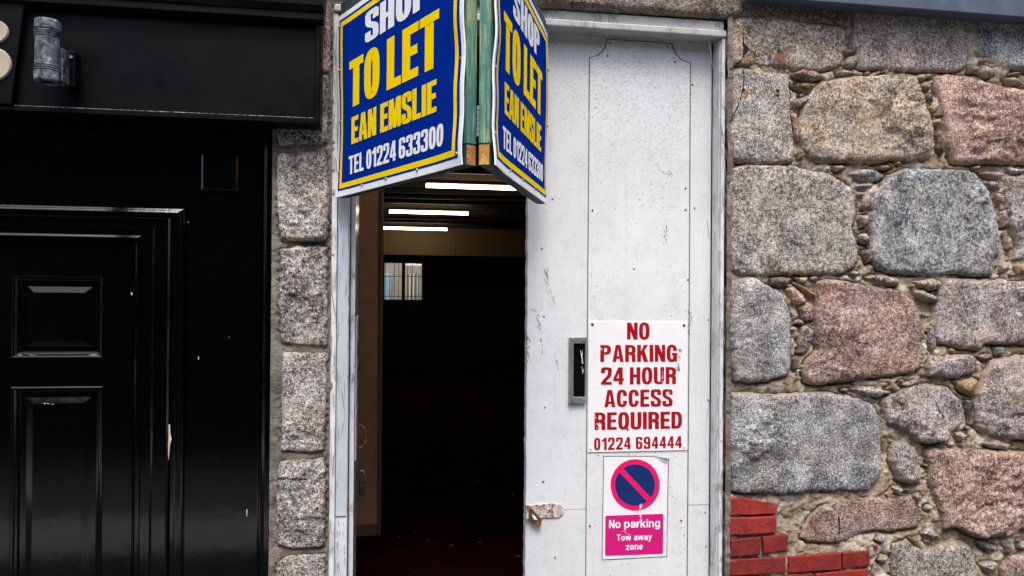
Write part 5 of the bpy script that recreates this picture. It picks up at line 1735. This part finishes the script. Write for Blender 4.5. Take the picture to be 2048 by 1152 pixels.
# join: build only front faces to avoid inner coplanar faces
V, Fc = [], []
def fq(a_, b_, c_, d_):
    n0 = len(V)
    V.extend([a_, b_, c_, d_]); Fc.append((n0, n0 + 1, n0 + 2, n0 + 3))
for i in range(len(xs) - 1):
    for j in range(len(zs) - 1):
        if (i in (1, 3)) and (j in (1, 3)):
            continue
        fq((xs[i], YD, zs[j]), (xs[i + 1], YD, zs[j]), (xs[i + 1], YD, zs[j + 1]), (xs[i], YD, zs[j + 1]))
fq((dx0, YD + .045, 0.12), (dx0, YD + .045, dz1), (dx1, YD + .045, dz1), (dx1, YD + .045, 0.12))
fq((dx1, YD, 0.12), (dx1, YD + .045, 0.12), (dx1, YD + .045, dz1), (dx1, YD, dz1))
mesh('door_board', V, Fc, M['black_gloss'], bd)
for (xa, xb) in cols:
    for (za, zb) in pz_:
        # moulding: slopes from the face down into the sunk ground; then the raised field with bevels
        prof = [(0.0, YD - 0.003), (0.004, YD - 0.006), (0.009, YD - 0.004), (0.014, YD + 0.002), (0.020, YD + 0.004), (0.024, YD + 0.012)]
        V, Fc = [], []
        for (o_, y_) in prof:
            V += [(xa + o_, y_, za + o_ * 0.9), (xb - o_, y_, za + o_ * 0.9), (xb - o_, y_, zb - o_ * 0.9), (xa + o_, y_, zb - o_ * 0.9)]
        for k in range(len(prof) - 1):
            for i in range(4):
                j = (i + 1) % 4
                Fc.append((k * 4 + i, k * 4 + j, (k + 1) * 4 + j, (k + 1) * 4 + i))
        mo = mesh('panel_moulding', V, Fc, M['black_gloss'], bd)
        g0, g1, g2 = 0.024, 0.042, 0.064
        V, Fc = [], []
        for (o_, y_) in ((g0, YD + 0.0125), (g1, YD + 0.0125), (g2, YD + 0.0061)):
            oz = o_ * 0.9
            V += [(xa + o_, y_, za + oz), (xb - o_, y_, za + oz), (xb - o_, y_, zb - oz), (xa + o_, y_, zb - oz)]
        for k in range(2):
            for i in range(4):
                j = (i + 1) % 4
                Fc.append((k * 4 + i, k * 4 + j, (k + 1) * 4 + j, (k + 1) * 4 + i))
        Fc.append((8, 9, 10, 11))
        mesh('door_panel', V, Fc, M['black_gloss'], bd)

sur = thing('door_surround', 'glossy black moulded surround with corner block round the black door', 'door frame', (dx1, 0.03, 0.0))
def sweep(name, prof, kz, parent, mat, bev=0):
    """prof: (outward offset, y) from the door edge; mitred round the head"""
    V, Fc = [], []
    for (o_, y_) in prof:
        V += [(dx1 + o_, y_, 0.0), (dx1 + o_, y_, dz1 + o_ * kz), (dx0 - o_, y_, dz1 + o_ * kz), (dx0 - o_, y_, 0.0)]
    for k in range(len(prof) - 1):
        for i in range(3):
            Fc.append((k * 4 + i, (k + 1) * 4 + i, (k + 1) * 4 + i + 1, k * 4 + i + 1))
    return mesh(name, V, Fc, mat, parent)
def off(px, Y):
    return XX(px, 700, Y) - dx1
KZ = 0.66
sweep('stop_bead', [(0.001, YD + 0.03), (0.001, YD - 0.004), (off(262.5, .05), YD - 0.006), (off(265.5, .05), YD - 0.0045), (off(266.5, .05), YD + 0.002), (off(270, .05), YD + 0.003), (off(271, .05), YD - 0.018), (off(275, .05), YD - 0.024)], KZ, sur, M['black_gloss'])
sweep('inner_frame', [(off(275, .05) + .0005, YD - 0.024), (off(276, .05), YD - 0.024), (off(282.5, .05), YD - 0.020), (off(283, .05), YD - 0.013), (off(300, .04), YD - 0.013), (off(303, .04), YD - 0.020), (off(306, .04), YD - 0.016), (off(333, .04), YD - 0.016)], KZ, sur, M['black_gloss'])
sweep('architrave', [(off(333, .04) + .0005, YD - 0.016), (off(335, .04), YD - 0.026), (off(338, .03), YD - 0.030), (off(342, .03), YD - 0.024), (off(352, .03), YD - 0.026), (off(350, .02), YD - 0.040), (off(352, .02), YD - 0.041), (off(358, .02), YD - 0.0375), (off(359, .02), YD - 0.0385), (off(364, .02), YD - 0.0355), (off(366, .02), YD - 0.0335), (off(366, .02) + .0005, YD - 0.016)], KZ, sur, M['black_gloss'])
xo = XX(516, 700, 0.03); zo = ZZ(516, 278, 0.03)
xf = dx0 - (xo - dx1)
YC = YD - 0.016
oA = off(366, .02)
# casing board right, top, left
V = [(dx1 + oA, YC, 0), (xo, YC, 0), (xo, YC, zo), (dx1 + oA, YC, dz1 + oA * KZ), (dx0 - oA, YC, dz1 + oA * KZ), (xf, YC, zo), (xf, YC, 0), (dx0 - oA, YC, 0)]
mesh('casing', V, [(0, 1, 2, 3), (3, 2, 5, 4), (4, 5, 6, 7)], M['black_gloss'], sur)
# outer bead and reeded outer post
xe = XX(546, 700, 0.02)
prof = [(xo, YC), (xo, YC - 0.006), (xo + 0.004, YC - 0.007), (xo + 0.005, YC + 0.006), (xo + 0.012, YC + 0.008), (xo + 0.014, YC - 0.004), (xo + 0.024, YC - 0.009), (xe - 0.012, YC - 0.010), (xe - 0.006, YC - 0.022), (xe, YC - 0.024), (xe, 0.14)]
V = [(x, y, z) for x, y in prof for z in (0.0, ZZ(540, 248, 0.0))]
mesh('outer_post', V, [(2 * k, 2 * k + 2, 2 * k + 3, 2 * k + 1) for k in range(len(prof) - 1)], M['black_gloss'], sur)
zoo = ZZ(540, 248, 0)
mesh('head_board', [(xf - 0.1, YC + 0.01, zo + 0.006), (xo, YC + 0.01, zo + 0.006), (xo, YC + 0.01, zoo + 0.1), (xf - 0.1, YC + 0.01, zoo + 0.1), (xf - 0.1, YC - 0.006, zo + 0.001), (xo, YC - 0.006, zo + 0.001), (xf - 0.1, YC, zo), (xo, YC, zo)], [(0, 1, 2, 3), (4, 5, 1, 0), (6, 7, 5, 4)], M['black_gloss'], sur)
# corner block
k0, k1 = at(404, 381, YC), at(478, 312, YC)
V = [(k0.x, YC, k0.z), (k1.x, YC, k0.z), (k1.x, YC, k1.z), (k0.x, YC, k1.z)]
b0 = 0.007
V += [(k0.x + b0, YC - 0.016, k0.z + b0), (k1.x - b0, YC - 0.016, k0.z + b0), (k1.x - b0, YC - 0.016, k1.z - b0), (k0.x + b0, YC - 0.016, k1.z - b0)]
V2 = [(x, YC - 0.012 if i < 4 else y, z) for i, (x, y, z) in enumerate(V)]
cb_ = MB()
cb_.add(V[:4] + V2[:4] + V[4:], [(0, 1, 5, 4), (1, 2, 6, 5), (2, 3, 7, 6), (3, 0, 4, 7), (4, 5, 9, 8), (5, 6, 10, 9), (6, 7, 11, 10), (7, 4, 8, 11), (8, 9, 10, 11)])
cb_.build('corner_block', M['black_gloss'], sur)
# mitre joint line
mj0, mj1 = at(366, 416, YC), at(404, 382, YC)
MB().tube([(mj0.x, YC, mj0.z), (mj1.x, YC, mj1.z)], 0.0012, 6).build('joint', M['black_board'], sur)
# chipped paint
def chip(pts, Y, mat, parent):
    P = xz(pts, Y)
    return mesh('paint_chip', P, [tuple(range(len(P)))][::1], M[mat], parent)
chip([(337, 848), (340, 850), (341, 868), (343, 878), (340, 892), (339, 905), (337, 921), (336, 908), (336, 890), (337, 870)], YD - 0.032, 'chip_pink', sur)
chip([(337.5, 848), (340, 850), (341, 868), (343, 878), (341, 886), (339, 878)], YD - 0.033, 'chip_white', sur)
chip([(396, 713), (398, 714), (398, 719), (396.5, 719)], YC - 0.0006, 'chip_white', sur)
chip([(493, 1018), (495, 1019), (494, 1033), (493, 1033)], YC - 0.0006, 'chip_white', sur)
chip([(262, 584), (265, 586), (264, 591), (262, 590)], YD - 0.008, 'chip_white', sur)
scuff(100, 808, 1.2, 30, -1.45, 5, YD - 0.0016, bd, mat='chip_white', seed=41)
# backing behind the shopfront
structure(MB().box((-4, 0.10, 0), (XX(541, 700, 0.1), 0.158, 4.2)).build('shopfront_backing', M['dark_void']))
lp_ = MB().box((xf - 2.0, 0.0, 0), (xf - 0.0, 0.05, zoo)).build('side_casing', M['black_gloss'], sur)

# fascia
YFa = -0.10
fa = thing('fascia_board', 'matt black signboard with moulded edge above the black door', 'fascia', (XX(330, 120, YFa), YFa, ZZ(330, 240, YFa)))
fr_x1 = XX(641, 150, YFa); fi_x1 = XX(629, 150, YFa)
fz0 = ZZ(641, 249, YFa); fi_z0 = ZZ(629, 236.5, YFa)
fzt = ZZ(600, -90, YFa)
fx_l = XX(24, 150, YFa)
MB().box((fx_l - 0.001, YFa + 0.016, fi_z0 - 0.004), (fi_x1 + 0.004, 0.02, fzt)).build('board', M['black_board'], fa)
# edge moulding, bottom and right, mitred
prof = [(0.0, YFa + 0.016), (0.001, YFa + 0.006), (0.006, YFa + 0.001), (1.0, 0)]
wb = fi_z0 - fz0; wr = fr_x1 - fi_x1
V, Fc = [], []
xL = -2.2
for (t_, y_) in ((0, YFa + 0.015), (0.12, YFa + 0.004), (0.22, YFa), (0.8, YFa), (1.0, YFa + 0.006), (1.0, 0.03)):
    V += [(xL, y_, fi_z0 - wb * t_), (fi_x1 + wr * t_, y_, fi_z0 - wb * t_), (fi_x1 + wr * t_, y_, fzt)]
for k in range(5):
    for i in range(2):
        Fc.append((k * 3 + i, k * 3 + i + 1, (k + 1) * 3 + i + 1, (k + 1) * 3 + i))
mesh('edge_moulding', V, Fc, M['black_board'], fa)
rs_ = random.Random(5)
V, Fc = [], []
for i in range(221):
    t = i / 220
    x, y = 26 + t * 603, 210.5 + t * 25.6
    ww = max(0.25, rs_.gauss(0.9, 0.5)) * (0.6 + 0.5 * math.sin(t * 9) ** 2)
    for q in (at(x, y - ww / 2, YFa), at(x, y + ww / 2, YFa)):
        V.append((q.x, YFa - 0.0007, q.z))
Fc = [(2 * i, 2 * i + 1, 2 * i + 3, 2 * i + 2) for i in range(220)]
mesh('worn_edge', V, Fc, M['worn'], fa)
# cornice on top
YK = -0.125
cz = ZZ(600, 40, YK)
xc1 = XX(648, 30, YK)
V, Fc = [], []
prof = [(YFa + 0.01, cz - 0.003), (YK + 0.008, cz), (YK, cz + 0.006), (YK, cz + 0.026), (YK - 0.006, cz + 0.030), (YK - 0.012, cz + 0.05), (YK - 0.012, cz + 0.16), (0.02, cz + 0.17)]
for (y_, z_) in prof:
    V += [(-2.2, y_, z_), (xc1, y_, z_)]
for k in range(len(prof) - 1):
    Fc.append((2 * k, 2 * k + 1, 2 * k + 3, 2 * k + 2))
Fc.append(tuple(2 * k + 1 for k in range(len(prof))))
Fc = Fc
mesh('cornice', V, Fc, M['black_board'], fa)
# raised number board at the far left with slanting edge
nb = thing('number_board', 'dark raised board with slanted edge carrying a cream numeral at far left', 'sign', (XX(0, 120, YFa), YFa, ZZ(0, 200, YFa)))
Yb = YFa - 0.012
P = [at(-260, 200, Yb), at(22, 208, Yb), at(49, 4, Yb), at(-230, -12, Yb)]
MB().prism([(p.x, p.z) for p in P], Yb, YFa + 0.014).build('board', M['black_board'], nb, bevel=0.003)
def ring(cx, cy, ro, ri, ryo, ryi, Y, mb, n=40):
    vo = [at(cx + ro * math.cos(2 * math.pi * i / n), cy - ryo * math.sin(2 * math.pi * i / n), Y) for i in range(n)]
    vm = [at(cx + (ro - 2.5) * math.cos(2 * math.pi * i / n), cy - (ryo - 2.5) * math.sin(2 * math.pi * i / n), Y) for i in range(n)]
    vi = [at(cx + ri * math.cos(2 * math.pi * i / n), cy - ryi * math.sin(2 * math.pi * i / n), Y) for i in range(n)]
    v = [(p.x, Y, p.z) for p in vo] + [(p.x, Y - 0.006, p.z) for p in vm] + [(p.x, Y - 0.004, p.z) for p in vi] + [(p.x, Y, p.z) for p in vi]
    f = [(k * n + i, k * n + (i + 1) % n, (k + 1) * n + (i + 1) % n, (k + 1) * n + i) for k in range(3) for i in range(n)]
    mb.add(v, f)
w = MB()
ring(-16, 64, 34, 9, 25, 7, Yb - 0.0005, w)
w.build('numeral', M['cream'], nb)
w = MB()
ring(-18, 129, 42, 13, 35, 11, Yb - 0.0016, w)
w.build('numeral', M['cream'], nb)

# wall lamp
YLc = YFa - 0.085
lc0, lc1 = at(95, 166, YLc), at(95, 42, YLc)
rl = (XX(121, 100, YLc) - XX(69, 100, YLc)) / 2
cx_ = XX(95, 100, YLc)
wl = thing('wall_lamp', 'flaking grey cylindrical up and down wall lamp on the black fascia', 'wall lamp', (cx_, YFa, lc0.z))
def lathe(prof, cx, cy, n=40):
    w = MB()
    v = [(cx + r * math.cos(2 * math.pi * i / n), cy + r * math.sin(2 * math.pi * i / n), z) for r, z in prof for i in range(n)]
    f = [(k * n + i, k * n + (i + 1) % n, (k + 1) * n + (i + 1) % n, (k + 1) * n + i) for k in range(len(prof) - 1) for i in range(n)]
    return w.add(v, f)
z0, z1 = lc0.z, lc1.z
Hh = z1 - z0
pr = [(rl * .45, z0 + .004), (rl * .80, z0 + .004), (rl * .86, z0), (rl * .99, z0 + Hh * .03), (rl * .99, z0 + Hh * .16), (rl * .93, z0 + Hh * .17)]
for k in range(3):
    b_ = z0 + Hh * (.18 + .035 * k)
    pr += [(rl * .92, b_), (rl * .99, b_ + Hh * .01), (rl * .99, b_ + Hh * .022), (rl * .92, b_ + Hh * .032)]
pr += [(rl * .93, z0 + Hh * .30), (rl * .93, z0 + Hh * .72)]
for k in range(3):
    b_ = z0 + Hh * (.725 + .035 * k)
    pr += [(rl * .92, b_), (rl * .99, b_ + Hh * .01), (rl * .99, b_ + Hh * .022), (rl * .92, b_ + Hh * .032)]
pr += [(rl * .93, z0 + Hh * .84), (rl * 1.0, z0 + Hh * .85), (rl * 1.0, z0 + Hh * .97), (rl * .96, z1), (rl * .85, z1), (rl * .8, z1 - .008), (0.001, z1 - .008)]
def flaking():
    m, nt, b = newmat('flaking_lamp_paint')
    v = coords(nt)
    n1 = noise(nt, v, 32, 6, 0.7, 0.8)
    col = ramp(nt, n1, [(0.40, (0.008, 0.009, 0.012)), (0.47, (0.06, 0.07, 0.09)), (0.58, (0.13, 0.15, 0.18)), (0.72, (0.50, 0.50, 0.50))])
    nt.links.new(col, b.inputs['Base Color'])
    b.inputs['Roughness'].default_value = 0.45
    bump(nt, b, n1, 0.004, 0.8)
    return m
M['flaking'] = flaking()
lathe(pr, cx_, YLc).build('lamp_body', M['flaking'], wl, smooth=False)
MB().cyl((cx_, YLc, z0 + 0.006), (cx_, YLc, z0 + 0.009), rl * .6, n=24).build('lens', M['black_flat'], wl)
a0, a1 = at(124, 172, YFa - 0.03), at(150, 102, YFa - 0.03)
MB().box((cx_ + rl * 0.2, YLc + 0.01, a0.z + 0.004), (a0.x + 0.02, YFa - 0.008, a1.z - 0.006)).build('arm', M['flaking'], wl, bevel=0.002)
MB().box((a0.x + 0.004, YFa - 0.028, a0.z), (a1.x, YFa + 0.015, a1.z)).build('backplate', M['black_board'], wl, bevel=0.003)
MB().cyl((a1.x - 0.010, YFa - 0.034, a1.z - 0.02), (a1.x - 0.010, YFa - 0.027, a1.z - 0.02), 0.005, n=10).build('screw', M['steel'], wl)

# slack cable under the fascia
cbp = [at(x, y, -0.03) for x, y in ((-60, 262), (0, 266.5), (30, 266), (60, 262), (90, 257), (120, 248), (140, 238))]
cbo = MB().tube(cbp, 0.0016, 8).build('cable', M['black_board'], None, smooth=True)
cbo['label'] = 'thin dark cable sagging under the left end of the black fascia'
cbo['category'] = 'cable'

# ------------------------------------------------------------------ blue-grey ledge over the rubble wall
YG = -0.09
g0 = at(1480, -9, YG)
gz = ZZ(1830, 18, YG)
lg = thing('ledge', 'blue-grey painted ledge running over the top of the rubble wall', 'ledge', (2.0, YG, gz))
xg0 = XX(1500, 0, YG)
V, Fc = [], []
prof = [(0.03, gz + 0.004), (YG + 0.02, gz), (YG, gz + 0.002), (YG - 0.001, gz + 0.006), (YG + 0.004, gz + 0.009), (YG + 0.004, gz + 0.20), (0.03, gz + 0.22)]
for (y_, z_) in prof:
    V += [(xg0, y_, z_), (4.5, y_, z_)]
for k in range(len(prof) - 1):
    Fc.append((2 * k, 2 * k + 1, 2 * k + 3, 2 * k + 2))
Fc.append(tuple(2 * k for k in range(len(prof)))[::-1])
mesh('ledge_board', V, Fc, M['cornice'], lg)
up = structure(MB().box((-5, 0.0, zt), (6, 0.16, 6.0)).build('upper_wall', M['shell']))
